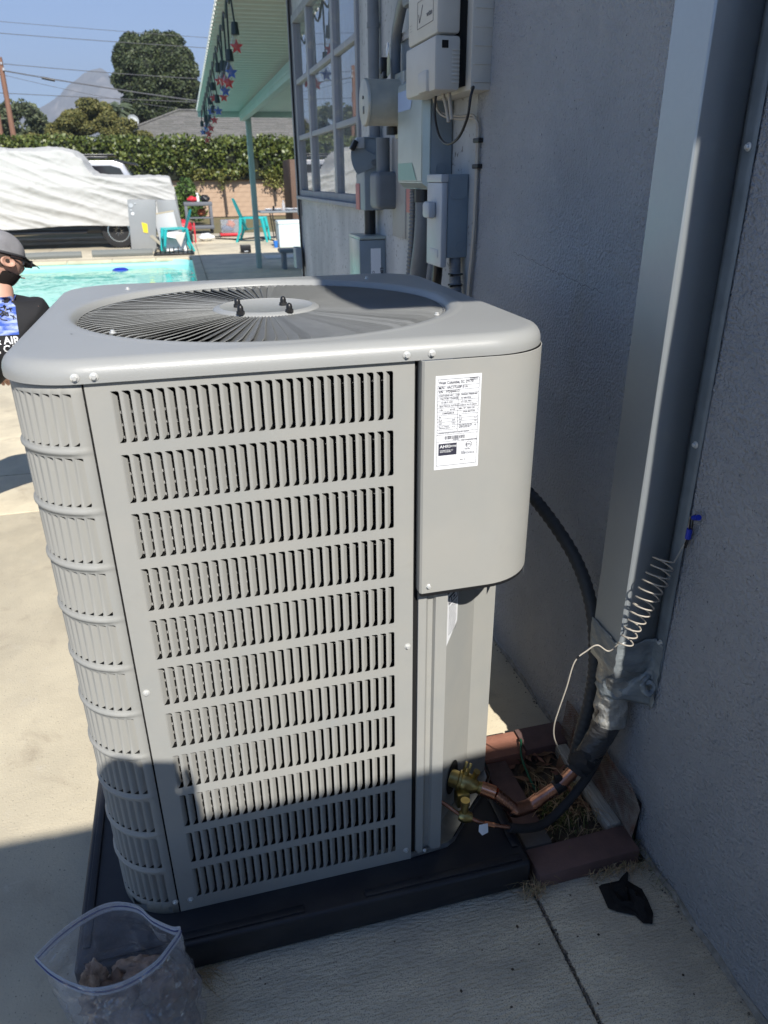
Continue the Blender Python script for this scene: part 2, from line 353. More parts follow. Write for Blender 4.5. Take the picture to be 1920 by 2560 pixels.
for i in range(220):
    y = -0.60 + 1.9 * i / 219; k = 0.004 + 0.006 * abs(noise.noise(Vector((y * 9, 0, 0)))) + .004 * abs(noise.noise(Vector((y * 40, 1, 0)))); h_ = 0.006 + 0.016 * abs(noise.noise(Vector((y * 7, 3, 0)))) ** .8
    rows.append([(WX - .0005, y, h_ + .004), (WX - k * .5, y, h_ * .6), (WX - k - .002, y, 0.001)])
sheet(b, rows); hobj('foot_mortar', b, mat('foot_mortar', (0.34, 0.33, 0.30), 0.95, col2=(0.16, 0.15, 0.13), vscale=30, bump=1, bscale=120, bdist=.004), smooth=30)
b = B(); box(b, WX + 0.17, 9, -0.61, -0.45, 0, 2.97); hobj('wall', b, M_stucco)
b = B(); box(b, WX + 0.17, 9, 5.05, 5.2, 0, 2.97); hobj('wall', b, M_stain)
M_trim = mat('grey_trim_wood', (0.22, 0.235, 0.26), 0.7, col2=(0.30, 0.31, 0.33), vscale=14, bump=0.5, bscale=60, stretch=(1, 1, 0.2))
b = B(); box(b, WX - 0.02, WX + 0.005, 5.10, 5.22, 1.30, 2.95, 0.004); box(b, WX - 0.012, WX + 0.005, 5.14, 5.215, 0, 1.30, 0.003); hobj('corner_board', b, M_trim)
# roof: soffit with fascia, overhanging the wall
M_eave = mat('eave_paint', (0.42, 0.43, 0.44), 0.7, var=0.15, vscale=4)
b = B(); box(b, 0.872, 9, -1.46, 5.25, 2.98, 3.02); hobj('soffit', b, M_eave)
b = B(); box(b, 0.85, 0.871, -1.48, 5.27, 2.975, 3.14, 0.003); box(b, 0.872, 9, -1.48, -1.46, 2.975, 3.14, 0.003); box(b, 0.74, 9, 5.252, 5.275, 3.01, 3.22, 0.003); hobj('fascia', b, M_eave)
M_shin = mat('house_shingles', (0.14, 0.13, 0.12), 0.9, var=0.4, vscale=30, bump=1, bscale=20, bdist=0.01)
b = B()
V = [b.verts.new(p) for p in [(0.85, -1.48, 3.142), (9, -1.48, 3.142), (9, 5.27, 3.142), (0.85, 5.27, 3.142), (3.6, 1.9, 4.2), (9, 1.9, 4.2)]]
for f in [(0, 1, 5, 4), (3, 4, 5, 2), (0, 4, 3)]: b.faces.new([V[i] for i in f])
hobj('roof', b, M_shin, smooth=0)
# ribs of the painted trim along the window wall
# window
wd = hobj('window', (lambda q: (box(q, WX - 0.015, WX + 0.04, WY0, WY1, WZ0 - 0.02, WZ0 + 0.02, 0.003), box(q, WX - 0.015, WX + 0.04, WY0, WY1, WZ1 - 0.05, WZ1, 0.003), box(q, WX - 0.014, WX + 0.04, WY0, WY0 + 0.05, WZ0 + .02, WZ1 - .05, 0.003), box(q, WX - 0.014, WX + 0.04, WY1 - 0.06, WY1, WZ0 + .02, WZ1 - .05, 0.003), q)[-1])(B()), M_trim)
def sub(name, b, m, parent, **k):
    o = obj(name, b, m, parent, **k); return o
ycols = [4.45, 3.60]; zbars = [1.853, 2.22]
M_trimL = mat('window_frame_wood', (0.30, 0.315, 0.34), 0.65, col2=(0.42, 0.40, 0.36), vscale=16, bump=0.4, bscale=60, v2=(0.55, 0.7))
for yc in ycols: b = B(); box(b, WX - 0.012, WX + 0.03, yc - 0.035, yc + 0.035, WZ0 + .02, WZ1 - .05, 0.004); sub('mullion', b, M_trimL, wd)
for zc in zbars:
    ys = [WY0 + 0.05] + [q for yc in ycols[::-1] for q in (yc - 0.036, yc + 0.036)] + [WY1 - 0.06]
    for a, c in zip(ys[::2], ys[1::2]): b = B(); box(b, WX - 0.008, WX + 0.026, a, c, zc - 0.016, zc + 0.016, 0.004); sub('glazing_bar', b, M_trimL, wd)
M_glass = glassy('window_glass', (0.80, 0.84, 0.86), 1.0, 0.0, wave=(3, 0.08, 0.003), ior=2.1, milk=.12, milkcol=(.7, .75, .78))
yy = [WY0 + 0.05, 3.60, 4.45, WY1 - 0.06]; zz = [WZ0 + 0.02, 1.853, 2.22, WZ1 - 0.05]
for i in range(3):
    for j in range(3):
        b = B(); a = random.uniform(-.0015, .0015); V = [b.verts.new(p) for p in [(WX + .012 + a, yy[i], zz[j]), (WX + .012 - a, yy[i + 1], zz[j]), (WX + .012 - a, yy[i + 1], zz[j + 1]), (WX + .012 + a, yy[i], zz[j + 1])]]; b.faces.new(V); sub('pane', b, M_glass, wd, smooth=0)
b = B(); box(b, WX - 0.045, WX + 0.03, WY0 - 0.03, WY1 + 0.02, WZ0 - 0.0435, WZ0 - 0.0205, 0.004); sub('sill', b, M_trimL, wd)
b = B(); rows = [[(WX + 0.10 + 0.012 * math.sin(y * 40), y, z) for y in np.linspace(WY0 - .1, WY1 + .05, 120)] for z in (WZ0 - 0.1, WZ1 + 0.1)]; sheet(b, rows); sub('curtain', b, mat('curtain_cloth', (0.20, 0.22, 0.24), 0.9), wd, smooth=60)
b = B(); tube(b, catmull([(WX - 0.022, 5.09, 2.95), (WX - 0.024, 5.10, 2.3), (WX - 0.022, 5.095, 1.6), (WX - 0.028, 5.06, 1.3), (WX - 0.016, 5.05, 0.6), (WX - 0.016, 5.04, 0.02)]), 0.008, 6)
obj('wall_cable', b, M_wireb, label='thin black cable running down the far corner of the house', cat='cable')

# photographer's side: unseen board fence shading the ground, cut short to let skylight in
M_fence = mat('fence_boards', (0.48, 0.46, 0.42), 0.85, col2=(0.40, 0.38, 0.34), vscale=6, stretch=(1, 1, 0.2), bump=0.5)
fence = thing('board_fence', 'unseen tall pale wooden board fence behind the camera', 'fence', (0, -2.15, 0))
FH = 0.345 + 0.9 * 2.15
fb = B(); box(fb, 0, 0.146, -0.01, 0.01, 0, FH, 0.002); fm = None
for k in range(18):
    if fm is None: o = obj('board', fb, M_fence, fence); fm = o.data
    else: o = bpy.data.objects.new('board', fm); C.objects.link(o); o.parent = fence
    o.location = (-0.82 + k * 0.1475, 0.001 * (k % 3), 0)
for z in (0.4, 1.8): b = B(); box(b, -0.82, 1.82, -0.05, -0.012, z, z + 0.09, 0.003); obj('rail', b, M_fence, fence)

# ------------------------------------------------------------------ EQUIPMENT PAD
PL, PR, PF, PB, PH = -0.152, 0.882, -0.086, 1.04, 0.088
b = B(); box(b, PL, PR, PF, PB, 0.0005, PH - 0.004, 0.010, seg=3)
pad = thing('equipment_pad', 'black plastic equipment pad under the condenser unit', 'pad')
obj('pad_body', b, M_pad, pad)
b = B(); box(b, PL + .02, 0.335, PF + .012, PF + 0.03, PH - 0.0045, PH + .002, .002); box(b, 0.475, PR - .02, PF + .012, PF + 0.03, PH - 0.0045, PH + .002, .002)
for x in (PL + 0.014, PR - 0.03): box(b, x, x + .016, PF + .05, PB - .03, PH - 0.0045, PH + .002, .002)
obj('edge_rib', b, M_pad, pad)

# ------------------------------------------------------------------ AIR CONDITIONER
ac = thing('air_conditioner', 'large beige grey louvred condenser unit with round top fan grille', 'air conditioner')
ZB, ZC = 0.085, 1.296
CX, CY, HALF, RAD = 0.408, 0.470, 0.470, 0.125
p = 0.467 / 27; sw = 0.0130; rowz = [(1.2765 - 0.1068 * k - 0.0865 + 0.0, 1.2765 - 0.1068 * k) for k in range(11)]
def panel(us, zs, holes, fmap, fil=0.0035):
    b = B(); cache = {}
    def V(u, z):
        k = (round(u, 6), round(z, 6))
        if k not in cache: cache[k] = b.verts.new(fmap(u, z))
        return cache[k]
    for j in range(len(zs) - 1):
        for i in range(len(us) - 1):
            if (i, j) in holes:
                u1 = us[i + 1]; z0, z1 = zs[j], zs[j + 1]
                for (zc, sg) in ((z0, 1), (z1, -1)):
                    a, c, e = V(u1, zc), b.verts.new(fmap(u1 - fil, zc)), b.verts.new(fmap(u1, zc + sg * fil)); mdl = b.verts.new(fmap(u1 - fil * 0.29, zc + sg * fil * 0.29))
                    b.faces.new((a, c, mdl) if sg < 0 else (a, mdl, c)); b.faces.new((a, mdl, e) if sg < 0 else (a, e, mdl))
                continue
            b.faces.new((V(us[i], zs[j]), V(us[i + 1], zs[j]), V(us[i + 1], zs[j + 1]), V(us[i], zs[j + 1])))
    return b
x0 = 0.1035
us = [0.0665] + [q for i in range(27) for q in (x0 + i * p, x0 + i * p + sw)] + [0.605]
zs = [ZB] + [q for k in range(10, -1, -1) for q in rowz[k]] + [ZC]
holes = {(2 * i + 1, 2 * j + 1) for i in range(27) for j in range(11)}
FLAGS['norecalc'] = 1
fp = obj('front_panel', panel(us, zs, holes, lambda u, z: (u, 0, z)), M_unit, ac, smooth=0); FLAGS.clear(); solid(fp, 0.0012, -1)
# one louvre: bent tab hinged on its left edge, leaning inwards, ends cut slanting
def louvre_mesh(name, h, depth=0.0085, wl=0.0088, ct=0.010, cb=0.008):
    b = B(); prof = [(0, 0.0002), (0.0012, 0.0006), (0.0026, 0.0019), (0.0055, 0.0052), (wl, depth)]; rows = []
    for (u, d) in prof:
        t = u / wl
        z0 = cb * (t ** 2.2); z1 = h - ct * t
        rows.append([(u, d, z0), (u, d, (z0 + z1) / 2), (u, d, z1)])
    sheet(b, rows); FLAGS['norecalc'] = 1
    me = bpy.data.meshes.new(name); b.to_mesh(me); b.free(); me.materials.append(M_unit)
    me.polygons.foreach_set('use_smooth', [True] * len(me.polygons)); FLAGS.clear(); return me
LH = rowz[0][1] - rowz[0][0]
lm = louvre_mesh('louvre', LH)
for k in range(11):
    for i in range(27):
        o = bpy.data.objects.new('louvre', lm); C.objects.link(o); o.parent = fp; o.location = (x0 + i * p, random.uniform(-0.0003, 0.0006), rowz[k][0])
# curved corner panel
def corner_map(u, z):   # u = distance to the left of the seam
    d = 0.0
    for k in range(10):
        zc = (rowz[k][0] + rowz[k + 1][1]) / 2
        t = abs(z - zc) / 0.0062
        if t < 1 and 0.012 < u: d = 0.0042 * (1 - t * t) * min(1, (u - 0.012) / 0.02)
    ph = min(u, RAD * PI / 2) / RAD; r = RAD + d; ex = max(0, u - RAD * PI / 2)
    return (CX - HALF + RAD - r * math.sin(ph), CY - HALF + RAD - r * math.cos(ph) + ex, z)
cu0 = 0.018; ncl = 9
us2 = [0.0] + [q for i in range(ncl) for q in (cu0 + i * p, cu0 + i * p + sw)] + [0.185, 0.205, 0.23, 0.5, 0.86]
zs2 = [ZB]
for k in range(10, -1, -1):
    zs2 += [rowz[k][0], rowz[k][1]]
    if k > 0:
        zc = (rowz[k][1] + rowz[k - 1][0]) / 2
        zs2 += [zc - .0062, zc - .004, zc - .0015, zc + .0015, zc + .004, zc + .0062]
zs2 += [ZC]
us2f = [-q for q in us2][::-1]; zidx = {round(z, 6): i for i, z in enumerate(zs2)}
holes2 = set()
for k in range(11):
    j = zidx[round(rowz[k][0], 6)]
    for i in range(ncl):
        ui = us2f.index(-(cu0 + i * p + sw)); holes2.add((ui, j))
FLAGS['norecalc'] = 1
cp = obj('corner_panel', panel(us2f, zs2, holes2, lambda u, z: corner_map(-u, z), 0.003), M_unit, ac, smooth=50); FLAGS.clear(); solid(cp, 0.0012, -1)
clm = louvre_mesh('corner_louvre', LH, 0.0075, 0.0108, 0.008, 0.005)
for k in range(11):
    for i in range(ncl):
        uh = cu0 + i * p + sw; ph = uh / RAD; q = corner_map(uh, 0.0)
        o = bpy.data.objects.new('corner_louvre', clm); C.objects.link(o); o.parent = cp; o.location = (q[0], q[1], rowz[k][0]); o.rotation_euler = (0, 0, -ph - 0.02)
# near-black strips painting the shade in the seam gaps
b = B(); box(b, 0.0632, 0.0668, 0.004, 0.006, ZB, ZC); box(b, 0.603, 0.616, 0.006, 0.010, 0.10, ZC); obj('seam_shade', b, M_dark, ac)
# coil: horizontal copper tubes in fine vertical fins
M_coil = mat('coil_fins', (0.03, 0.03, 0.03), 0.4, 0.5, col2=(0.16, 0.16, 0.155), vscale=120, v2=(0.5, 0.72), bump=1, bscale=300, bdist=0.004, stretch=(0.4, 0.4, 1))  # paler flecks in the colour stand in for glints on the fins
b = B()
cr_ = 0.10; path = [(0.60, 0.032)] + [(x, 0.032) for x in (0.4, 0.2)] + [(CX - HALF + .03 + cr_ - cr_ * math.sin(a), 0.032 + cr_ - cr_ * math.cos(a)) for a in np.linspace(0, PI / 2, 8)] + [(CX - HALF + .03, 0.6), (CX - HALF + .03, 0.88), (0.8, 0.88)]
sheet(b, [[(x, y, z) for x, y in path] for z in (0.1, 1.28)]); obj('coil_core', b, mat('coil_dark', (0.014, 0.014, 0.015), 0.5, 0.3), ac, smooth=60)
b = B()
for k in range(54):
    z = 0.115 + k * 0.0215
    tube(b, [(x, y - 0.005 if y < 0.04 else y, z) for x, y in path[:-1]], 0.0042, 5, cap=False)
o = obj('coil_tube', b, mat('coil_tube_metal', (0.10, 0.10, 0.10), 0.5, 1.0), ac, kind='stuff')
b = B()
for k in range(190):
    x = 0.095 + k * 0.0026
    box(b, x, x + 0.0005, 0.021, 0.031, 0.11, 1.28)
o = obj('coil_fin', b, M_coil, ac, kind='stuff', smooth=0)
# service cover (control box)
SX0, SZ0, SZ1, SY = 0.6135, 0.836, 1.2945, -0.021
def arc(cx, cy, r, a0, a1, n): return [(cx + r * math.cos(a), cy + r * math.sin(a)) for a in np.linspace(a0, a1, n)]
prof = [(SX0, 0.03), (SX0, SY + 0.003), (SX0 + .003, SY)] + arc(0.878 - 0.125, SY + 0.125, 0.125, -PI / 2, 0, 14) + [(0.878, 0.5)]
b = B(); sheet(b, [[(x, y, z) for x, y in prof] for z in (SZ0, SZ0 + .001, SZ0 + .003, SZ0 + .1, SZ1 - .1, SZ1 - .003, SZ1 - .001, SZ1)])
scv = obj('service_cover', b, M_unit, ac, smooth=35); solid(scv, 0.0015, 1)
b = B(); pr2 = [(x - (0.004 if i > 12 else 0), y + 0.004) for i, (x, y) in enumerate(prof)]
prism(b, [(0.615, 0.03)] + [(x + .001, y + .001) for x, y in prof[1:]][:-1] + [(0.877, 0.208), (0.812, 0.178), (0.68, 0.041), (0.66, 0.03)], SZ0 - 0.008, SZ0 + 0.002); sub('bottom_lip', b, M_black, scv)
# lower corner
low = [(0.606, 0.012), (0.616, 0.010), (0.6165, 0.0), (0.633, 0.0), (0.640, 0.010), (0.650, 0.010), (0.654, 0.002), (0.6795, 0.002), (0.680, 0.045), (0.812, 0.182), (0.878, 0.212), (0.878, 0.94), (0.70, 0.94)]
b = B(); rows = []
for j in range(15):
    r = []
    for i, (x, y) in enumerate(low):
        top = SZ0 + 0.004
        r.append((x, y, 0.098 + (top - 0.098) * j / 14))
    rows.append(r)
sheet(b, rows); lp = obj('corner_post', b, M_unit, ac, smooth=12)
# flat black patches for the shade inside openings under the cover and at valves
def disc_on(b, c, nrm, rx, rz, seg=24, off=0.002):
    nrm = Vector(nrm).normalized(); a = nrm.cross(Vector((0, 0, 1))).normalized(); up = a.cross(nrm)
    if up.z < 0: up = -up
    b.faces.new([b.verts.new(Vector(c) + nrm * off + a * rx * math.cos(2 * PI * k / seg) + up * rz * math.sin(2 * PI * k / seg)) for k in range(seg)])
fn = (0.72, -0.69, 0)
b = B(); disc_on(b, (0.744, 0.111, 0.203), fn, 0.034, 0.05); sub('opening_shade', b, M_dark, lp, smooth=0); b = B(); disc_on(b, (0.693, 0.058, 0.195), fn, 0.010, 0.03)
sub('opening_shade', b, M_dark, lp, smooth=0); b = B()
V = [(0.6805, 0.040, 0.832), (0.6805, 0.040, 0.795), (0.70, 0.06, 0.782), (0.74, 0.10, 0.775), (0.77, 0.135, 0.785), (0.81, 0.176, 0.832)]
b.faces.new([b.verts.new((x + .002, y - .002, z)) for x, y, z in V]); sub('opening_shade', b, M_dark, lp, smooth=0)
# base pan lip
pan = [(0.05, -0.001), (0.605, -0.001), (0.682, 0.004), (0.70, 0.006), (0.722, 0.018), (0.79, 0.088), (0.865, 0.160), (0.884, 0.185), (0.888, 0.215), (0.884, 0.95), (0.05, 0.95), (-0.058, 0.85), (-0.058, 0.1), (-0.03, 0.03)]
b = B(); prism(b, [(CX + (x - CX) * 0.985, y + 0.006) for x, y in pan], 0.0905, 0.0925)
n = len(pan)
for i in range(n):
    (xa, ya), (xb, yb) = pan[i], pan[(i + 1) % n]
    if i == 0: continue
    V = [b.verts.new(q) for q in [(xa, ya, 0.0885), (xb, yb, 0.0885), (xb, yb, 0.106), (xa, ya, 0.106)]]; b.faces.new(V)
bp = obj('base_pan', b, mat('pan_steel', (0.52, 0.54, 0.54), 0.3, 0.8, col2=(0.42, 0.43, 0.42), vscale=60), ac, smooth=35)
# top cap
def rsq(th, half, rad):
    c, s = abs(math.cos(th)), abs(math.sin(th)); inner = half - rad
    t = half / max(c, s); px, py = t * c, t * s
    if px > inner and py > inner:
        bq = -(c * inner + s * inner); cc = 2 * inner * inner - rad * rad; t = -bq + math.sqrt(max(0, bq * bq - cc))
    return t
NA = 360; angs = [2 * PI * k / NA for k in range(NA)]
CH, CR = 0.478, 0.135; CTOP = 1.3285; FX, FY = 0.404, 0.462
b = B(); loops = []
for (ins, z) in [(0.006, 1.293), (0.0, 1.293), (0.0, 1.297), (0.0, 1.304), (0.0018, 1.312), (0.006, 1.319), (0.012, 1.3245), (0.020, 1.3275), (0.030, CTOP)]:
    loops.append([b.verts.new((CX + rsq(a, CH - ins, CR - min(ins, .05)) * math.cos(a), CY + rsq(a, CH - ins, CR - min(ins, .05)) * math.sin(a), z)) for a in angs])
for (r, z) in [(0.432, CTOP), (0.428, 1.3288), (0.422, 1.3300), (0.416, 1.3298), (0.408, 1.3290), (0.401, 1.3270), (0.395, 1.3200), (0.391, 1.3120), (0.389, 1.300), (0.392, 1.285)]:
    loops.append([b.verts.new((FX + r * math.cos(a), FY + r * math.sin(a), z)) for a in angs])
for A, Bq in zip(loops, loops[1:]):
    for k in range(NA): b.faces.new((A[k], A[(k + 1) % NA], Bq[(k + 1) % NA], Bq[k]))
cap = obj('top_cap', b, M_cap, ac, smooth=40)
# dimple at the raised mark over the cover screw
# fan guard: 108 twisted vanes, hub plate, four acorn nuts
NV = 104
b = B(); rows = []
for k in range(11):
    t = k / 10; r = 0.100 + t * 0.292; tilt = math.radians(19 + 2 * t); sw_ = 0.0 if t < 0.86 else (t - 0.86) * 0.10
    z0 = 1.3215 - 0.006 * max(0, (t - 0.9)) / 0.1; wid = 0.030
    y0 = -sw_ ; rows.append([(r, y0 + 0.0014, z0 - 0.0014), (r, y0, z0)] + [(r, y0 - math.cos(tilt) * wid * q, z0 - math.sin(tilt) * wid * q) for q in (0.07, 0.5, 1)])
rows2 = rows
sheet(b, rows2); bmesh.ops.solidify(b, geom=b.faces[:], thickness=0.0013)
vm = bpy.data.meshes.new('vane'); b.to_mesh(vm); b.free(); vm.materials.append(M_cap); vm.polygons.foreach_set('use_smooth', [True] * len(vm.polygons)); vm.set_sharp_from_angle(angle=math.radians(35))
fg = thing('fan_guard', None, None, (FX, FY, 0)); fg.parent = ac
for k in range(NV):
    o = bpy.data.objects.new('vane', vm); C.objects.link(o); o.parent = fg; o.rotation_euler = (0, 0, 2 * PI * k / NV)
b = B(); lathe(b, [(0.004, 1.324), (0.098, 1.3245), (0.101, 1.3265), (0.104, 1.3255), (0.112, 1.3240), (0.117, 1.320), (0.118, 1.312), (0.115, 1.310)], seg=72); sub('hub', b, M_cap, fg, smooth=50)
b = B(); lathe(b, [(0.3885, 1.317), (0.3895, 1.318), (0.3895, 1.29), (0.387, 1.29)], seg=120, cap=False); sub('guard_ring', b, M_cap, fg)
nutp = [(0.342, 0.442), (0.341, 0.347), (0.441, 0.438), (0.441, 0.340)]
nut = None
for (x, y) in nutp:
    if nut is None:
        b = B(); lathe(b, [(0.0085, 0), (0.0085, 0.007), (0.0065, 0.008)], seg=6); lathe(b, [(0.0065, 0.007), (0.0065, 0.013), (0.0052, 0.0172), (0.0028, 0.0195), (0.0005, 0.0202)], seg=16); o = sub('acorn_nut', b, M_black, fg); nut = o.data
    else: o = bpy.data.objects.new('acorn_nut', nut); C.objects.link(o); o.parent = fg
    o.location = (x - FX, y - FY + 0.02, 1.324)
# motor and fan below the guard
b = B(); lathe(b, [(0.01, 1.24), (0.075, 1.24), (0.08, 1.22), (0.08, 1.08), (0.07, 1.06)], Matrix.Translation((FX, FY, 0)), 32); obj('fan_motor', b, M_black, ac)
b = B(); grect(b, 0.12, 0.66, 0.16, 0.80, 0.75); obj('inner_dark_sheet', b, M_dark, ac, smooth=0)  # near-black sheet inside the casing below the fan
for k in range(3):
    b = B(); rows = []
    for j in range(7):
        r = 0.06 + 0.31 * j / 6; rows.append([(r * math.cos(a) + FX, r * math.sin(a) + FY, 1.16 + 0.05 * (a - k * 2.094)) for a in np.linspace(k * 2.094, k * 2.094 + 1.1 + 0.3 * j / 6, 8)])
    sheet(b, rows); obj('fan_blade', b, mat('fan_metal', (0.05, 0.05, 0.055), 0.5), ac, smooth=60)
# hex washer screws
b = B(); lathe(b, [(0.0068, 0), (0.0068, 0.0009), (0.0048, 0.0014)], seg=20); lathe(b, [(0.0042, 0.001), (0.0042, 0.0052), (0.0034, 0.006)], seg=6)
SCR = bpy.data.meshes.new('screw'); bmesh.ops.recalc_face_normals(b, faces=b.faces); b.to_mesh(SCR); b.free(); SCR.materials.append(M_steel)
def screw(pos, d, parent, s=1.0):
    o = bpy.data.objects.new('screw', SCR); C.objects.link(o); o.parent = parent; o.matrix_local = axisM(pos, d, random.random()) @ Matrix.Scale(s, 4)
for (x, z) in [(0.057, 1.3035), (0.085, 1.3035), (0.588, 1.3035), (0.633, 1.3035)]: screw((x, CY - CH - 0.0004, z), (0, -1, 0), cap)
for (x, y) in [(0.091, 0.81), (0.097, 0.215), (0.711, 0.815), (0.711, 0.213)]: screw((x + .004, y, CTOP), (0, 0, 1), cap, .9)
for (x, z) in [(0.594, 0.702), (0.077, 0.693), (0.0905, 0.117), (0.592, 0.118)]: screw((x, 0.0, z), (0, -1, 0), fp)
screw((0.0585, 0.0, 0.12), (0, -1, 0), cp); screw((0.630, SY, 0.851), (0, -1, 0), scv); screw((0.638, -0.001, 0.104), (0, -1, 0), bp, .8)
b = B(); disc_on(b, (0.03, 0.225, CTOP), (0.0, 0.001, 1), 0.002, 0.002, 10, 0.0006); sub('drain_hole_dot', b, M_dark, cap, smooth=0)  # flat black dot painted for the dark inside of a hole
# rating label with its print
lab = B(); LX0, LX1, LZ0, LZ1, LY = 0.636, 0.7205, 1.094, 1.267, SY - 0.0018
box(lab, LX0, LX1, LY, LY + 0.0006, LZ0, LZ1); lb = obj('rating_label', lab, mat('label_white', (0.80, 0.81, 0.83), 0.45), scv, smooth=0)
F = Matrix(((1, 0, 0, 0), (0, 0, -1, 0), (0, 1, 0, 0), (0, 0, 0, 1)))   # text lies in the XZ plane, read from -Y
W_, H_ = LX1 - LX0, LZ1 - LZ0
def lt(s, u, v, size, sx=1.0, al='LEFT', m=M_print): return add_text(s, size, Matrix.Translation((LX0 + u * W_, LY - 0.0004, LZ1 - v * H_)) @ F, m, None, sx=sx, align=al)
T = []
T.append(lt('West Columbia, SC 29170', .07, .085, .0075, .78)); T.append(lt('ASSEMBLED\nIN MEXICO', .74, .045, .003))
rows_ = [('M/N   4AC17L60P-51A', .07, .135, .0062), ('S/N   1924J44612', .07, .175, .0060), ('CONTAINS HFC - 410A', .07, .213, .0042), ('FACTORY CHARGE', .11, .245, .0042), ('12 LBS 5 OZS', .12, .283, .0042), ('ELECTRICAL RATING', .09, .322, .0042), ('1 PH', .08, .362, .0042), ('60 HZ', .32, .362, .0042), ('COMPRESSOR', .14, .398, .0042), ('PH', .08, .437, .004), ('1', .43, .437, .004), ('RLA', .08, .472, .004), ('23.9', .37, .472, .004), ('LRA', .08, .505, .004), ('124.5', .36, .505, .004), ('MIN. CKT. AMPACITY', .08, .535, .0024), ('AMPACIDAD MINIMUM', .08, .552, .0024), ('31.3', .37, .545, .004),
        ('DESIGN PRESSURE', .56, .213, .0042), ('HI 448 PSIG', .56, .248, .0042), ('LO 236 PSIG', .56, .285, .0042), ('NOMINAL VOLTS 208/230', .52, .322, .0033), ('MIN 197   MAX 253', .52, .358, .004), ('FAN MOTOR', .62, .395, .0042), ('PH', .53, .437, .004), ('1', .9, .430, .004), ('FLA', .53, .472, .004), ('1.4', .87, .466, .004), ('HP', .53, .505, .004), ('1/4', .87, .5, .004), ('MAX. FUSE OR CKT. BKR.\nFUSIBLE/COUPE CIRCUIT\nHACR TYPE PER NEC', .53, .53, .0025), ('50', .88, .545, .004),
        ('WARNING: DANGER FOR HIGH VOLTAGE 600 V. MAXIMUM', .08, .605, .0024), ('1924J44612', .40, .685, .003), ('FOR OUTDOOR USE', .60, .70, .0036), ('Intertek', .68, .80, .0034), ('3167740\nCONFORMS TO UL STD 1995\nCERTIFIED TO CSA STD C22.2', .60, .822, .0022), ('PART "A"', .58, .915, .003)]
for s, u, v, sz in rows_: T.append(lt(s, u, v, sz, .9))
print_ = join_meshes('label_print', T, M_print, lb)
b = B()
def lrect(u0, u1, v0, v1, off=0.0003): box(b, LX0 + u0 * W_, LX0 + u1 * W_, LY - off, LY - off + 0.0002, LZ1 - v1 * H_, LZ1 - v0 * H_)
th = .004
for v in (.035, .955): lrect(.045, .955, v, v + th)
for u in (.045, .948): lrect(u, u + .007, .035, .955)
for v, a0, a1 in [(.105, .045, .955), (.148, .045, .955), (.188, .045, .955), (.222, .045, .5), (.255, .045, .955), (.295, .045, .955), (.332, .045, .955), (.37, .045, .955), (.408, .045, .955), (.445, .045, .955), (.48, .045, .955), (.515, .045, .955), (.563, .045, .5), (.59, .045, .955), (.618, .045, .955), (.692, .045, .955)]: lrect(a0, a1, v, v + th * .7)
lrect(.495, .502, .19, .59)
x = .22
random.seed(3)
while x < .68:
    w = random.choice([.005, .008, .012]); lrect(x, x + w, .635, .672); x += w + random.choice([.005, .008, .012])
lrect(.09, .50, .715, .845, 0.0003)
lb2 = obj('label_lines', b, M_print, lb, smooth=0)
T = [lt('AHRI', .115, .762, .0078, 1.15, m=M_white), lt('CERTIFIED', .29, .758, .0048, .95, m=M_white), lt('UNITARY SMALL AC\nAHRI STANDARD', .12, .795, .0028, m=M_white)]
for me in T: me.transform(Matrix.Translation((0, -0.0004, 0)))
join_meshes('certification_print', T, M_white, lb)
b = B(); tube(b, [(LX0 + .77 * W_ + .0058 * math.cos(a), LY - .0004, LZ1 - .745 * H_ + .0058 * math.sin(a)) for a in np.linspace(0, 2 * PI, 25)[:-1]], .00035, 4, closed=True); sub('seal_ring', b, M_print, lb)
join_meshes('seal_print', [lt('ETL', .77, .758, .0062, 1.0, 'CENTER')], M_print, lb)
# stickers on the lower post and on the cover side
b = B(); q0, q1 = Vector((0.700, 0.0637, 0)), Vector((0.738, 0.1031, 0)); nn = Vector(fn).normalized() * 0.002
def onf(t, z): v = q0.lerp(q1, t) + nn; return (v.x, v.y, z)
b.faces.new([b.verts.new(onf(0, .640)), b.verts.new(onf(1, .676)), b.verts.new(onf(1, .770)), b.verts.new(onf(0, .770))])
st = sub('small_sticker', b, MATS['label_white'], lp, smooth=0); solid(st, 0.0004, 0)
b = B()
def orect(t0, t1, z0, z1): b.faces.new([b.verts.new(Vector(onf(t, z)) + nn * .3) for t, z in ((t0, z0), (t1, z0), (t1, z1), (t0, z1))])
orect(.08, .92, .758, .764); orect(.08, .92, .742, .745); orect(.08, .14, .745, .758); orect(.86, .92, .745, .758); orect(.3, .4, .747, .756); orect(.5, .7, .749, .755)
random.seed(5)
for j in range(11):
    z = .735 - j * .0068; t = .15
    while t < .8: w = random.uniform(.03, .1); orect(t, t + w, z - .003, z); t += w + random.uniform(.03, .06)
sub('sticker_print', b, M_print, st, smooth=0)
def wrap(b, z0, z1, r, a0=-24, a1=4, n=8):
    sheet(b, [[(0.753 + r * math.cos(a), 0.104 + r * math.sin(a), z) for a in np.radians(np.linspace(a0, a1, n))] + [(0.753 + r, 0.165 - (a1 < 3) * .01, z)] for z in (z0, z1)])
b = B(); wrap(b, 0.80, 0.985, 0.1268); sd = sub('warning_sticker', b, MATS['label_white'], scv, smooth=60)
M_or = mat('warning_orange', (0.75, 0.20, 0.03), 0.5)
for z0, z1 in ((0.962, 0.980), (0.885, 0.90), (0.855, 0.87)): b = B(); wrap(b, z0, z1, 0.1271, -21, 3); sub('orange_band', b, M_or, sd, smooth=60)
b = B()
for j in range(21):
    z = 0.955 - j * 0.0072
    if not (0.85 < z < 0.905): wrap(b, z, z + .004, 0.1271, -20, 2)
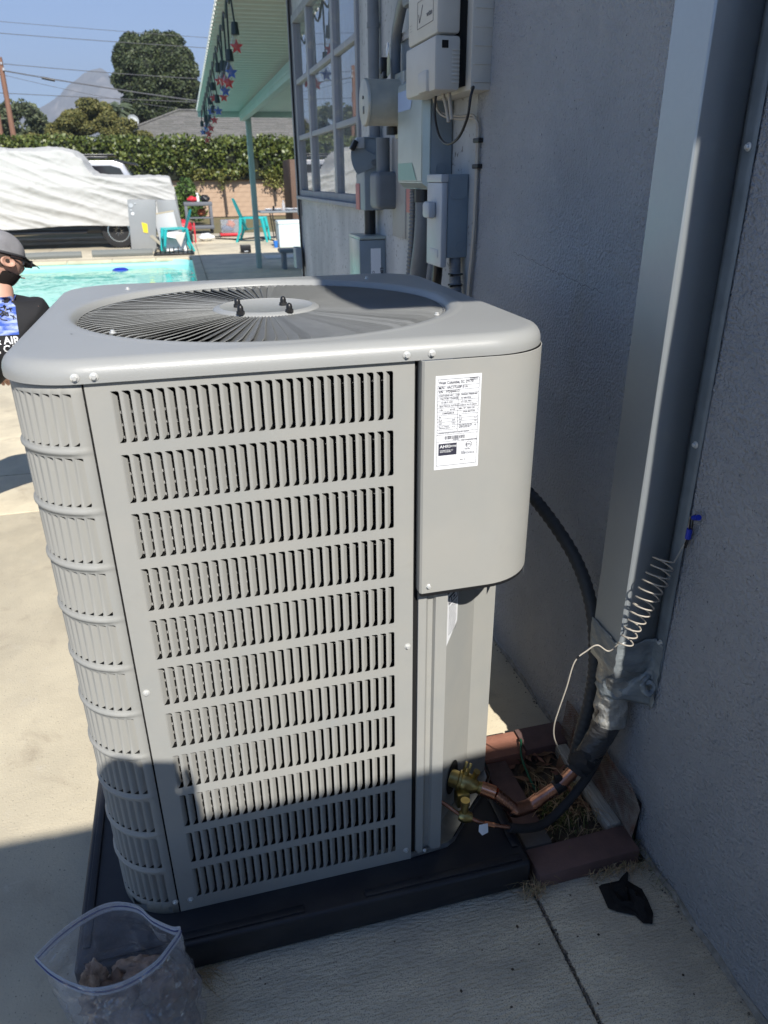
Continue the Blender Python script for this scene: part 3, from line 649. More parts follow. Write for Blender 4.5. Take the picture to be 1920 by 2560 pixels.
sub('warning_print', b, M_print, sd, smooth=60, kind='stuff')

# ------------------------------------------------------------------ VALVES AND LINE SET
sv = thing('service_valve', 'large brass suction valve with caps on the lower right corner of the condenser', 'valve', group=None)
ax = Vector((0.80, -0.44, -0.22)).normalized(); c0 = Vector((0.744, 0.104, 0.206))
b = B(); lathe(b, [(0.022, -0.01), (0.022, 0.012), (0.0265, 0.014), (0.0265, 0.020), (0.024, 0.022), (0.0255, 0.03), (0.024, 0.05), (0.016, 0.062), (0.014, 0.066), (0.0155, 0.067), (0.0155, 0.082), (0.012, 0.084)], axisM(c0, ax), 28)
box(b, 0.742, 0.775, 0.058, 0.088, 0.148, 0.19, 0.004); obj('valve_body', b, M_brass, sv, smooth=40)
cq = c0 + ax * 0.045
b = B(); cyl(b, cq + Vector((0.008, 0.0, 0.012)), cq + Vector((0.014, -0.004, 0.036)), 0.0075, 16); cyl(b, cq + Vector((0.014, -0.004, 0.036)), cq + Vector((0.0158, -0.005, 0.043)), 0.0085, 16); obj('port_cap', b, M_brass, sv)
b = B(); w0 = cq + Vector((-0.010, 0.012, 0.02)); w1 = w0 + Vector((0.012, 0.004, 0.034)); cyl(b, w0, w0 + (w1 - w0) * .45, 0.009, 14)
MM = axisM(w0 + (w1 - w0) * .4, w1 - w0, 0.6)
box(b, -0.009, -0.0015, -0.004, 0.004, 0, 0.022, 0.001, MM); box(b, 0.0015, 0.009, -0.004, 0.004, 0, 0.022, 0.001, MM); obj('stem_cap', b, M_brass, sv)
lv = thing('liquid_valve', 'small brass liquid valve below the large one, with paper tag', 'valve')
lc = Vector((0.745, 0.018, 0.165)); b = B(); lathe(b, [(0.011, -0.014), (0.0145, -0.008), (0.0155, 0.004), (0.012, 0.016), (0.009, 0.02)], axisM(lc, (0.85, -0.35, -0.1)), 20)
cyl(b, lc, lc + Vector((0.002, 0.004, 0.036)), 0.0095, 16); obj('valve_body', b, M_brass, lv, smooth=40)
b = B(); cyl(b, lc + Vector((0.002, 0.004, 0.034)), lc + Vector((0.0025, 0.0045, 0.047)), 0.0115, 16); obj('port_cap', b, M_brass, lv)
b = B(); tube(b, catmull([(0.690, 0.055, 0.195), (0.708, 0.043, 0.185), (0.735, 0.022, 0.168)]), 0.0048, 10); obj('stub_pipe', b, M_copper, lv, smooth=60)
b = B(); b.faces.new([b.verts.new(q) for q in [(0.772, -0.012, 0.160), (0.795, -0.01, 0.157), (0.793, -0.020, 0.138), (0.776, -0.024, 0.137), (0.768, -0.02, 0.148)]]); tg = obj('paper_tag', b, MATS['label_white'], lv, smooth=0); solid(tg, 0.0006, 0)
# suction line
ln = thing('suction_pipe', 'thick copper suction pipe bending from the big valve up into black insulation', 'pipe')
e0 = c0 + ax * 0.080
pa = [e0, e0 + ax * 0.035]
b = B(); cyl(b, e0 - ax * .006, e0 + ax * 0.03, 0.0180, 22); obj('coupling', b, M_copper_b, ln)
P1 = Vector((0.890, 0.036, 0.126)); P2 = Vector((0.932, 0.046, 0.118)); P3 = Vector((1.015, 0.055, 0.155)); P4 = Vector((1.075, 0.06, 0.212))
b = B(); tube(b, [e0 + ax * 0.028, P1], 0.0162, 20); obj('copper_tube', b, M_copper, ln, smooth=60)
b = B(); tube(b, catmull([P1 - (P1 - e0).normalized() * .012, P1, P2, P2 + (P3 - P2).normalized() * .03], 6), 0.0180, 20); obj('elbow', b, M_copper, ln, smooth=60)
b = B(); tube(b, [P2 + (P3 - P2).normalized() * .025, P3, P4], 0.0162, 20); obj('copper_tube', b, M_copper, ln, smooth=60)
b = B(); tube(b, [P3 - (P3 - P2).normalized() * .012, P3 + (P3 - P2).normalized() * .014], 0.0185, 18); box(b, P3.x - .012, P3.x + .006, P3.y - .006, P3.y + .006, P3.z + .015, P3.z + .034, .002); obj('support_clamp', b, M_black, ln)
# insulated bundle rising into the line cover
ib = thing('insulated_line_set', 'black insulated line set wrapped in grey tape entering the metal line cover', 'pipe bundle')
def lumpy(pts, rs, seg, amp, fr, b, n=8):
    P = catmull(pts, n); R_ = []
    for i in range(len(P)): t = i / (len(P) - 1) * (len(rs) - 1); k = min(int(t), len(rs) - 2); R_.append(rs[k] + (rs[k + 1] - rs[k]) * (t - k))
    tube(b, P, R_, seg)
    for v in b.verts: v.co += Vector((noise.noise(v.co * fr), noise.noise(v.co * fr + Vector((9, 0, 0))), noise.noise(v.co * fr + Vector((0, 9, 0))))) * amp
b = B(); lumpy([(1.060, .058, .192), (1.078, .060, .215), (1.098, .062, .243)], [.024, .031, .030], 20, .008, 70, b); obj('insulation_end', b, M_foam, ib, smooth=60)
b = B(); lumpy([(1.090, .062, .232), (1.125, .066, .285), (1.143, .070, .335), (1.150, .074, .39)], [.029, .033, .036, .036], 24, .004, 50, b); obj('foam_sleeve', b, mat('taped_foam', (0.045, 0.045, 0.047), 0.42, bump=0.8, bscale=30, bdist=0.006, stretch=(1, 1, 3)), ib, smooth=60)
b = B(); lumpy([(1.140, .068, .325), (1.150, .073, .38), (1.153, .076, .44), (1.155, .078, .50), (1.155, .078, .55)], [.0375, .040, .043, .046, .05], 28, .008, 36, b); obj('tape_wrap', b, M_foil, ib, smooth=60)
# liquid line
b = B(); tube(b, catmull([(0.757, 0.010, 0.163), (0.785, 0.000, 0.150), (0.832, -0.004, 0.130), (0.865, -0.004, 0.116)]), 0.0052, 12)
ll = thing('liquid_pipe', 'thin liquid pipe curving from the small valve, copper then black insulated', 'pipe'); obj('copper_tube', b, M_copper, ll, smooth=60)
b = B(); tube(b, [(0.790, -0.001, 0.148), (0.815, -0.0035, 0.137)], 0.0066, 12); obj('brazed_joint', b, M_copper_b, ll)
b = B(); tube(b, catmull([(0.855, -0.004, 0.119), (0.90, 0.0, 0.098), (0.955, 0.012, 0.082), (1.01, 0.028, 0.098), (1.065, 0.042, 0.142), (1.105, 0.05, 0.20), (1.128, 0.052, 0.27)]), 0.0112, 14); obj('foam_sleeve', b, M_foam, ll, smooth=60)

# line cover duct
dk = thing('line_cover', 'tall galvanised sheet metal line cover running up the grey wall', 'duct')
DX, DY0, DY1, DT = 1.108, 0.020, 0.135, 3.0
b = B()
pr = [(WX - 0.006, DY0), (DX + .003, DY0), (DX, DY0 + .003), (DX, DY1 - .003), (DX + .003, DY1), (WX - 0.006, DY1), (WX - 0.0045, DY1 + .004), (WX - 0.0035, DY1 + 0.04)]
rows = []
for z in np.concatenate([np.linspace(0.50, 0.62, 6), np.linspace(0.7, 2.97, 24)]):
    rows.append([(x + (0.0012 * noise.noise(Vector((i * 3, z * 4, 0))) if i < 5 else 0), y + 0.0016 * noise.noise(Vector((i * .6, z * 3.3, 5))), z) for i, (x, y) in enumerate(pr)])
sheet(b, rows); o = obj('cover_channel', b, M_galv, dk, smooth=20); solid(o, 0.0009, 0)
b = B(); sheet(b, [[(WX - 0.004 + .0012 * noise.noise(Vector((y * 90, z * 5, 3))), y + .0015 * noise.noise(Vector((4, z * 3.3, 5))), z) for y in (DY0 - .040, DY0 - .025, DY0 - .010, DY0 - .0005)] for z in np.linspace(.5, 2.97, 40)]); o = obj('flange', b, mat('shaded_flange', (0.20, 0.24, 0.27), 0.55, 0.2, var=.3, vscale=14), dk, smooth=60); solid(o, .001, 0)  # darker colour stands in for the flange turning away from the sky
for z in (1.08, 0.60, 1.62, 2.3): screw((WX - 0.0052, DY0 - 0.022, z), (-1, 0, 0), dk, 1.1)
b = B(); rows = []
for j in range(22):
    z = 0.60 - j * 0.0085; t = j / 21
    r = []
    n_ = 44
    for i in range(n_):
        s = i / (n_ - 1)
        k = s * 3
        pts_ = [(WX - .006, DY0 - .036), (WX - .007, DY0 - .003), (DX - .003, DY0 - .003), (DX - .003, DY1 + .002)]
        a_, b_ = pts_[min(int(k), 2)], pts_[min(int(k), 2) + 1]; f = k - min(int(k), 2)
        x, y = a_[0] + (b_[0] - a_[0]) * f, a_[1] + (b_[1] - a_[1]) * f
        q = max(0, t - .45) / .55; tx, ty = 1.155 + 0.048 * math.cos(PI * 1.5 - s * PI * 1.4 + .8), 0.078 + 0.048 * math.sin(PI * 1.5 - s * PI * 1.4 + .8)
        if s > .2: x = x * (1 - q) + tx * q; y = y * (1 - q) + ty * q
        am = 0.002 + 0.007 * t
        x += am * noise.noise(Vector((x * 40, y * 40, z * 60))) - (.001 if t < .2 else 0); y += am * noise.noise(Vector((x * 40 + 7, y * 40, z * 60)))
        r.append((min(x, WX - .004), y, z + 0.012 * noise.noise(Vector((s * 9, 3, 1))) * (1 if j == 0 else .6) - (0.10 * max(0, 1 - abs(s - .95) / .3) * t * 0)))
    rows.append(r)
sheet(b, rows); o = obj('tape_collar', b, M_tape, dk, smooth=50); solid(o, 0.001, 0)
b = B(); tube(b, catmull([(1.19, .010, .50), (1.170, -.004, .482), (1.182, -.014, .465), (1.196, -.012, .475), (1.192, -.002, .488), (1.180, .004, .482)], 10), [.007] * 51, 8)
for v in b.verts: v.co += Vector((noise.noise(v.co * 60), noise.noise(v.co * 60 + Vector((5, 0, 0))), 0)) * .006
obj('tape_curl', b, M_tape, dk, smooth=50)
# grey corrugated hose behind
b = B(); P = catmull([(0.885, 0.60, 0.90), (0.97, 0.60, 0.875), (1.07, 0.52, 0.80), (1.10, 0.40, 0.755), (1.135, 0.29, 0.67), (1.145, 0.21, 0.575), (1.145, 0.165, 0.45), (1.14, 0.155, 0.33), (1.12, 0.15, 0.20), (1.10, 0.14, 0.08)], 22)
tube(b, P, [0.0165 + 0.0013 * math.sin(i * 1.9) for i in range(len(P))], 14)
fh = obj('flexible_conduit', b, mat('grey_conduit', (0.05, 0.055, 0.06), 0.55), smooth=80, label='dark grey flexible conduit looping from behind the unit down beside the line cover', cat='conduit')
b = B(); tube(b, [P[30], P[33]], 0.021, 16); obj('fitting', b, MATS['grey_conduit'], fh)
# coiled thermostat wire
b = B(); pts = []
A0, A1 = Vector((1.168, -0.012, 0.83)), Vector((1.085, -0.03, 0.63)); dd = (A1 - A0)
axn = dd.normalized(); sa, sb = frame(axn)
turns = 11.5
for i in range(int(turns * 18) + 1):
    t = i / (turns * 18); a = 2 * PI * turns * t; rr = 0.022 + 0.004 * math.sin(t * 5) - 0.003 * t + .0035 * noise.noise(Vector((t * 14, 0, 0))); t += .018 * noise.noise(Vector((t * 9, 5, 0)))
    pts.append(A0 + dd * t + sa * rr * math.cos(a) + sb * rr * math.sin(a))
pts = [Vector((1.200, -0.025, 0.93)), Vector((1.198, -0.026, 0.87))] + pts
tail = catmull([pts[-1], (1.068, 0.0, 0.600), (1.040, 0.005, 0.618), (1.020, 0.012, 0.602), (0.996, 0.018, 0.572), (0.984, 0.02, 0.50), (0.975, 0.028, 0.43), (0.972, 0.035, 0.38), (0.982, 0.045, 0.33), (1.01, 0.058, 0.27), (1.04, 0.06, 0.215)], 10)
tube(b, pts + tail[1:], 0.0018, 7); cw = obj('coiled_wire', b, M_wirew, smooth=80, label='cream thermostat wire coiled in a spring in front of the line cover', cat='wire')
b = B(); tube(b, [tail[36], tail[38]], 0.0026, 7); obj('black_tape', b, M_black, cw)
wc = thing('wire_connectors', 'pair of dark wires with blue crimp connectors at the edge of the line cover', 'wires')
b = B(); tube(b, catmull([(1.197, -0.025, .86), (1.194, -0.036, .895), (1.192, -0.036, .93), (1.190, -.05, .945)]), 0.002, 6); tube(b, catmull([(1.197, -0.03, .86), (1.196, -0.04, .90), (1.192, -0.044, .93), (1.188, -.054, .948)]), 0.002, 6); obj('wire', b, M_wireb, wc)
b = B(); cyl(b, (1.194, -0.036, .885), (1.194, -0.037, .908), .0062, 10); obj('connector', b, M_blue, wc)
b = B(); cyl(b, (1.190, -0.046, .938), (1.186, -0.066, .948), .0052, 10, .0062); obj('connector', b, M_blue, wc)

# ------------------------------------------------------------------ PLANTING BED beside the wall
def brick(name, x0, x1, y0, y1, z1, label, m, rz=0.0, z0=-0.03):
    b = B(); cx, cy = (x0 + x1) / 2, (y0 + y1) / 2; box(b, x0 - cx, x1 - cx, y0 - cy, y1 - cy, z0, z1, 0.005, seg=2)
    for v in b.verts: v.co += Vector((noise.noise(v.co * 30 + Vector((cx, 0, 0))), noise.noise(v.co * 30 + Vector((0, cy, 3))), 0)) * 0.0015
    o = obj(name, b, m, label=label, cat='paver', group='pavers edging the soil bed'); o.location = (cx, cy, 0); o.rotation_euler = (0, 0, rz); return o
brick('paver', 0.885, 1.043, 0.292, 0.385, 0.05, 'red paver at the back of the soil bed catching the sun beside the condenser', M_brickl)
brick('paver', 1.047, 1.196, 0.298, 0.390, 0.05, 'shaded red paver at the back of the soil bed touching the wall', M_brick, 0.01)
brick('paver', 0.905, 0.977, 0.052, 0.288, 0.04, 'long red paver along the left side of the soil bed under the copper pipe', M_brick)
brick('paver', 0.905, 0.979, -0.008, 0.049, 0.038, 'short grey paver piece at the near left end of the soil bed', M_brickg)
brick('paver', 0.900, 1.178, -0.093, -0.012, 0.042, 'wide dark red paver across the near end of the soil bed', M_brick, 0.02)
b = B(); nn_ = 26; rows = [[(0.975 + 0.225 * i / nn_, -0.01 + 0.31 * j / nn_, 0.008 + 0.012 * noise.noise(Vector((i * .35, j * .35, 0))) + 0.006 * noise.noise(Vector((i * 1.1, j * 1.1, 4)))) for i in range(nn_ + 1)] for j in range(nn_ + 1)]
sheet(b, rows); obj('soil', b, M_dirt, kind='structure', smooth=60)
def blades(name, n, fx, fy, hmin, hmax, m, lean=0.6, wid=0.0022, z=0.005, **k):
    b = B()
    for _ in range(n):
        x, y = fx(), fy(); h = random.uniform(hmin, hmax); a = random.uniform(0, 2 * PI); l = random.uniform(0.1, lean) * h * 1.6; w = wid * random.uniform(.5, 1.2)
        d = Vector((math.cos(a), math.sin(a), 0)); s = Vector((-d.y, d.x, 0)) * w; P0 = Vector((x, y, z)); P1 = P0 + d * l * .35 + Vector((0, 0, h * .7)); P2 = P0 + d * l + Vector((0, 0, h * random.uniform(.3, 1)))
        V = [b.verts.new(P0 - s), b.verts.new(P0 + s), b.verts.new(P1 + s * .8), b.verts.new(P1 - s * .8), b.verts.new(P2)]
        b.faces.new(V[:4]); b.faces.new((V[3], V[2], V[4]))
    return obj(name, b, m, smooth=0, kind='stuff', **k)
M_straw = mat('dry_grass', (0.40, 0.31, 0.17), 0.9, isl=0.8); M_green = mat('green_grass', (0.10, 0.13, 0.035), 0.8, isl=0.8); M_leaf = mat('dead_leaf', (0.22, 0.13, 0.07), 0.8, isl=0.9)
U = random.uniform
blades('dry_grass', 230, lambda: U(.99, 1.16), lambda: U(.0, .20), .015, .055, M_straw, 1.3, .0018, .012, label='dry straw coloured grass in the soil bed', cat='grass')
blades('green_grass', 160, lambda: random.gauss(1.04, .03), lambda: random.gauss(.09, .04), .015, .05, M_green, .8, .0016, .012, label='green grass tuft in the soil bed below the pipes', cat='grass')
b = B()
for _ in range(110):
    c = Vector((U(.985, 1.19), U(.06, .30), U(.014, .034))); a = U(0, 6.28); L_ = U(.012, .035); w = L_ * U(.2, .4); d = Vector((math.cos(a), math.sin(a), U(-.3, .5))) * L_; s = Vector((-math.sin(a), math.cos(a), U(-.3, .3))) * w
    V = [b.verts.new(c - d), b.verts.new(c + s), b.verts.new(c + d), b.verts.new(c - s), b.verts.new(c - Vector((0, 0, .004)))]
    for i in range(4): b.faces.new((V[i], V[(i + 1) % 4], V[4]))
obj('dead_leaves', b, M_leaf, smooth=0, kind='stuff', label='brown dead leaves scattered in the soil bed', cat='leaves')
blades('weeds', 170, lambda: U(1.03, 1.19), lambda: -.097 + abs(random.gauss(0, .012)) * -1, .004, .03, M_straw, 1.5, .0010, .002, label='dry weeds sprouting along the near paver', cat='weeds')
blades('weeds', 130, lambda: random.gauss(.885, .020), lambda: random.gauss(-.10, .012), .01, .04, M_straw, 1.5, .0009, .002, label='tuft of dry weeds at the near right corner of the black pad', cat='weeds')
blades('weeds', 40, lambda: U(1.17, 1.20), lambda: U(-.2, -.05), .006, .05, M_green, .8, .0009, .002, label='thin weeds in the crack where the wall meets the concrete', cat='weeds')
b = B()
for _ in range(60):
    x0_, y0_ = 0.095 + random.gauss(0, .014), -0.10 + random.gauss(0, .008); a = random.gauss(-.2, .9); L_ = U(.015, .07)
    pts_ = [(x0_ + L_ * t * math.cos(a + U(-.3, .3)), y0_ + L_ * t * math.sin(a + U(-.3, .3)) - .008 * t, .003 + .012 * math.sin(t * PI) * U(.2, 1)) for t in (0, .35, .7, 1)]
    tube(b, pts_, .0005, 3)
obj('root_tuft', b, M_straw, smooth=0, kind='stuff', label='dry root tuft at the foot of the pad beside the plastic bag', cat='roots')
# debris strip at joints
b = B()
for _ in range(1500):
    if random.random() < .6: x, y = .886 + random.gauss(0, .0025), U(-1.2, -.1)
    else: x, y = 1.194 + random.gauss(0, .005), U(-1.2, 1)
    s = U(.0008, .0034); z = U(-.008, .0015); t_ = bmesh.new(); bmesh.ops.create_icosphere(t_, subdivisions=0 or 1, radius=s); bmesh.ops.translate(t_, vec=(x, y, z), verts=t_.verts); merge(b, t_)
obj('grit', b, mat('grit_stone', (0.16, 0.14, 0.11), 0.9, isl=.8), smooth=0, kind='stuff', label='grit and dirt filling the joint lines of the concrete', cat='grit')
# timber and wire mesh at the crawl space vent
b = B(); q = [(1.136, -0.004), (1.176, -0.004), (1.176, 0.30), (1.140, 0.30)]; prism(b, q, 0.010, 0.045, bev=.004); box(b, 1.176, 1.192, -0.004, 0.30, 0.004, 0.03, .003)
obj('weathered_board', b, mat('weathered_wood', (0.52, 0.50, 0.44), 0.85, col2=(0.30, 0.28, 0.24), vscale=30, stretch=(6, .5, 6), bump=1, bscale=40, bdist=.004), label='weathered grey timber lying along the foot of the wall in the soil bed', cat='board')
b = B(); box(b, 1.1975, 1.2015, -0.035, 0.31, 0.01, 0.135); obj('vent_shade_panel', b, M_dark, house)  # black panel on the wall stands in for the shade inside the vent
b = B(); ny_, nz_ = 52, 22
def mp_(i, j):
    y = -0.052 + 0.392 * i / ny_; z = 0.036 + 0.135 * j / nz_; x = 1.186 - 0.010 * (1 - j / nz_) + 0.003 * math.sin(i * .3); return Vector((x, y, z - 0.035 * max(0, 1 - i / 8) * j / nz_))
for i in range(-nz_, ny_ + 1):
    P = [(i + k, k) for k in range(nz_ + 1) if 0 <= i + k <= ny_]
    if len(P) > 1: tube(b, [mp_(*P[0]), mp_(*P[len(P) // 2]), mp_(*P[-1])], .0009, 3)
for i in range(0, ny_ + nz_ + 1):
    P = [(i - k, k) for k in range(nz_ + 1) if 0 <= i - k <= ny_]
    if len(P) > 1: tube(b, [mp_(*P[0]), mp_(*P[len(P) // 2]), mp_(*P[-1])], .0009, 3)
obj('vent_mesh', b, mat('rusty_mesh', (0.24, 0.21, 0.17), 0.6, 0.3, col2=(0.16, 0.07, 0.04), vscale=30), smooth=0, label='rusty wire mesh covering the crawl space vent at the foot of the wall', cat='vent mesh')
b = B(); tube(b, catmull([(1.043, .345, .04), (1.040, .325, .065), (1.022, .28, .05), (1.016, .21, .035), (1.02, .15, .02), (1.03, .11, .006)]), .0032, 8); obj('green_wire', b, mat('green_insulation', (0.02, 0.13, 0.07), 0.45), smooth=60, label='green insulated wire arching out of the soil bed', cat='wire')
# black cloth on the ground
b = B(); poly = [(1.042, -.132), (1.052, -.128), (1.098, -.130), (1.112, -.121), (1.132, -.112), (1.133, -.116), (1.113, -.127), (1.140, -.165), (1.137, -.195), (1.130, -.228), (1.112, -.252), (1.092, -.245), (1.085, -.222), (1.052, -.204), (1.034, -.190)]
cen = Vector((1.09, -.175)); rows = []
for k in range(7):
    s = k / 6; rows.append([(cen.x + (x - cen.x) * s, cen.y + (y - cen.y) * s, .004 + .026 * (1 - s ** 3) * (0.6 + 1.2 * noise.noise(Vector((x * 30 * s, y * 30 * s, k))))) for x, y in poly + poly[:1]])
sheet(b, rows); obj('black_cloth', b, mat('black_fabric', (0.008, 0.008, 0.009), 0.95, bump=.6, bscale=200), smooth=50, label='crumpled black cloth glove lying on the concrete near the wall', cat='glove')
# small dark specks and twigs on the near concrete
b = B(); random.seed(21)
for _ in range(50):
    x, y = (U(.1, 1.15), U(-.75, -.11)); s = U(.0012, .0035)
    t_ = bmesh.new(); bmesh.ops.create_icosphere(t_, subdivisions=1, radius=s); bmesh.ops.scale(t_, vec=(U(.6, 1.6), U(.6, 1.6), .4), verts=t_.verts); bmesh.ops.translate(t_, vec=(x, y, s * .3), verts=t_.verts); merge(b, t_)
obj('crumbs', b, M_dirt, smooth=0, kind='stuff', label='dark crumbs scattered on the near concrete', cat='debris')

# ------------------------------------------------------------------ ZIP BAG
M_film = glassy('clear_film', (0.96, 0.96, 0.97), 1.0, 0.14, milk=0.15, milkcol=(0.85, 0.87, 0.92), wave=(34, 1.0, 0.012), ior=1.7)
M_film2 = glassy('zip_band_film', (0.93, 0.94, 0.96), 1.0, 0.2, milk=0.34, milkcol=(0.75, 0.78, 0.88), ior=1.5)
bagc = Vector((-0.045, -0.29, 0)); bag = thing('plastic_bag', 'open clear zip bag of brown scraps standing at the bottom left by the pad', 'bag')
mouth = [(-0.172, -0.178, .280), (-0.135, -0.150, .290), (-0.085, -0.128, .300), (-0.04, -0.122, .305), (0.005, -0.135, .300), (0.035, -.165, .293), (0.072, -0.196, .296), (0.088, -0.205, .300), (0.070, -.225, .292), (0.04, -0.250, .284), (-0.01, -0.262, .272), (-0.06, -0.258, .266), (-0.10, -0.240, .268), (-0.14, -0.212, .275)]
mc = catmull(mouth + mouth[:1], 8)[:-1]; NB = len(mc)
b = B(); rows = []
for j in range(26):
    t = j / 25; z = None; r = []
    for i, m_ in enumerate(mc):
        a = 2 * PI * i / NB; tgt = Vector((0.0 + 0.098 * math.cos(PI - a), -0.225 + 0.07 * math.sin(PI - a), 0.003))
        bulge = 1 + 0.10 * math.sin(t * PI)
        s = t ** 0.8
        px = m_.x * (1 - s) + tgt.x * s; py = m_.y * (1 - s) + tgt.y * s; pz = m_.z * (1 - t) + 0.002 * t
        cx_, cy_ = -0.04, -0.20
        v = Vector((cx_ + (px - cx_) * bulge, cy_ + (py - cy_) * (bulge + 0.25 * math.sin(t * PI)), pz))
        am = 0.011 * min(1, t * 3)
        v += Vector((noise.noise(v * 22), noise.noise(v * 22 + Vector((4, 0, 0))), 0)) * am * 1.2 + Vector((noise.noise(v * 60), noise.noise(v * 60 + Vector((4, 0, 0))), 0)) * am * .75
        r.append(v)
    rows.append(r + r[:1])
sheet(b, rows); obj('bag_film', b, M_film, bag, smooth=60)
M_zip = mat('zip_blue', (0.02, 0.03, 0.16), 0.4); M_zipc = mat('zip_clear', (0.40, 0.42, 0.46), 0.3)
b = B(); tube(b, [m_ * 1.0 + Vector((0, 0, -.012)) + (m_ - Vector((-.04, -.19, m_.z))).normalized() * .002 for m_ in mc], .0016, 6, closed=True); obj('zip_strip', b, M_zip, bag, smooth=60)
b = B()
for dz in (-.001, -.0035, -.006, -.0085, -.017, -.020): tube(b, [m_ + Vector((0, 0, dz)) + (m_ - Vector((-.04, -.19, m_.z))).normalized() * .0015 for m_ in mc], .0006, 4, closed=True)
obj('zip_track', b, M_zipc, bag, smooth=60)
b = B(); sheet(b, [[m_ * 1.0 + Vector((0, 0, dz)) + (m_ - Vector((-.04, -.19, m_.z))).normalized() * .0012 for m_ in mc + mc[:1]] for dz in (.001, -.011, -.024)]); obj('zip_band', b, M_film2, bag, smooth=60)
# scraps inside
random.seed(12)
def lump(c, r, m, name, seed, sx=1, sy=1, sz=1):
    b = B(); bmesh.ops.create_icosphere(b, subdivisions=4, radius=1)
    for v in b.verts:
        n_ = noise.noise(v.co * 1.5 + Vector((seed, 0, 0))) * .5 + noise.noise(v.co * 4 + Vector((seed, 3, 0))) * .25 + noise.noise(v.co * 9 + Vector((seed, 3, 8))) * .12
        v.co *= (1 + n_); v.co = Vector((v.co.x * r * sx, v.co.y * r * sy, max(v.co.z * r * sz, -c[2] + .004))) + Vector(c)
    return obj(name, b, m, bag, smooth=60)
M_scrap = mat('brown_scrap', (0.20, 0.125, 0.085), 0.6, col2=(0.05, 0.04, 0.035), vscale=35, bump=1, bscale=60, bdist=.006); M_scrap2 = mat('pale_scrap', (0.42, 0.31, 0.24), 0.5, col2=(0.12, 0.08, 0.06), vscale=30, bump=1, bscale=50, bdist=.006)
lump((.0, -.225, .085), .088, M_scrap, 'scrap', 1, 1.0, .75, 1.0); lump((0.035, -.225, .165), .05, M_scrap, 'scrap', 5, 1, .8, 1); lump((-.045, -.22, .155), .052, M_scrap, 'scrap', 8, 1.1, .8, 1.1); lump((-.075, -.205, .215), .03, M_scrap2, 'scrap', 11, .7, .5, 1.5); lump((.0, -.20, .20), .036, M_scrap2, 'scrap', 17, 1.4, .7, .7)
lump((-.05, -.25, .06), .055, mat('reddish_scrap', (0.36, 0.14, 0.11), 0.5, col2=(.08, .03, .025), vscale=40, bump=1, bscale=60, bdist=.006), 'scrap', 15, .8, .7, .9)
# ------------------------------------------------------------------ ELECTRICAL EQUIPMENT on the house wall
M_eb = mat('electrical_grey', (0.25, 0.30, 0.34), 0.45, var=0.15, vscale=6); M_el = mat('electrical_light_grey', (0.48, 0.50, 0.52), 0.4, var=0.12, vscale=8)
M_eg = mat('electrical_green_grey', (0.40, 0.46, 0.45), 0.32, 0.3, var=0.15, vscale=7); M_bg = mat('beige_plastic', (0.55, 0.53, 0.48), 0.5, var=0.08, vscale=9)
M_cond = mat('conduit_grey', (0.17, 0.19, 0.21), 0.5, var=0.2, vscale=9); M_pink = mat('faded_red_sticker', (0.50, 0.22, 0.20), 0.7); M_meter = mat('meter_can', (0.50, 0.49, 0.42), 0.4, 0.2, col2=(.36, .37, .34), vscale=10)
# telephone / fibre terminal
t_ = thing('network_terminal', 'beige network terminal box with a printed carrier name, highest box nearest the camera', 'terminal box')
b = B(); box(b, 1.036, 1.112, 1.22, 1.52, 1.962, 2.42, 0.012); obj('upper_cover', b, M_bg, t_)
b = B(); box(b, 1.030, 1.112, 1.215, 1.525, 1.815, 1.958, 0.010); box(b, 1.020, 1.05, 1.27, 1.36, 1.816, 1.875, 0.008); lc_ = obj('lower_cover', b, M_bg, t_)
b = B(); box(b, 1.052, 1.072, 1.2125, 1.2155, 1.925, 1.945, 0.001); 
sub('latch', b, M_dark, lc_)
for k in range(9): b = B(); box(b, 1.085, 1.108, 1.2115, 1.2152, 1.835 + k * .0105, 1.840 + k * .0105, .0008); sub('vent_rib', b, M_bg, lc_)
b = B(); box(b, 1.112, 1.137, 1.235, 1.50, 1.83, 2.42); obj('gap_shade', b, M_dark, t_)  # solid near-black block stands in for shade in the gap
b = B(); box(b, 1.137, 1.2045, 1.192, 1.56, 1.815, 2.42, 0.004); bpz = obj('base_plate', b, M_bg, t_)
for k in range(12): b = B(); box(b, 1.145, 1.2045, 1.188, 1.1922, 1.835 + k * .047, 1.839 + k * .047, .0008); sub('base_rib', b, M_bg, bpz)
FX_ = Matrix(((0, 0, -1, 0), (-1, 0, 0, 0), (0, 1, 0, 0), (0, 0, 0, 1)))  # text on a face looking to -X
join_meshes('carrier_print', [add_text('verizon', .020, Matrix.Translation((1.0348, 1.315, 2.018)) @ FX_, M_print, None, sx=.9), add_text('_____\n____\n_____', .008, Matrix.Translation((1.0348, 1.49, 2.02)) @ FX_, M_print, None)], M_print, t_)
b = B(); tube(b, [(1.0345, 1.395, 2.035), (1.0345, 1.385, 2.012), (1.0345, 1.355, 2.055)], .0008, 4)
for z0_, z1_, ya, yb in [(2.068, 2.069, 1.25, 1.41), (1.998, 1.999, 1.25, 1.41)]: box(b, 1.0345, 1.0352, ya, yb, z0_, z1_)
for yy_ in (1.25, 1.409): box(b, 1.0345, 1.0352, yy_, yy_ + .001, 1.999, 2.068)
obj('logo_frame', b, M_print, t_)
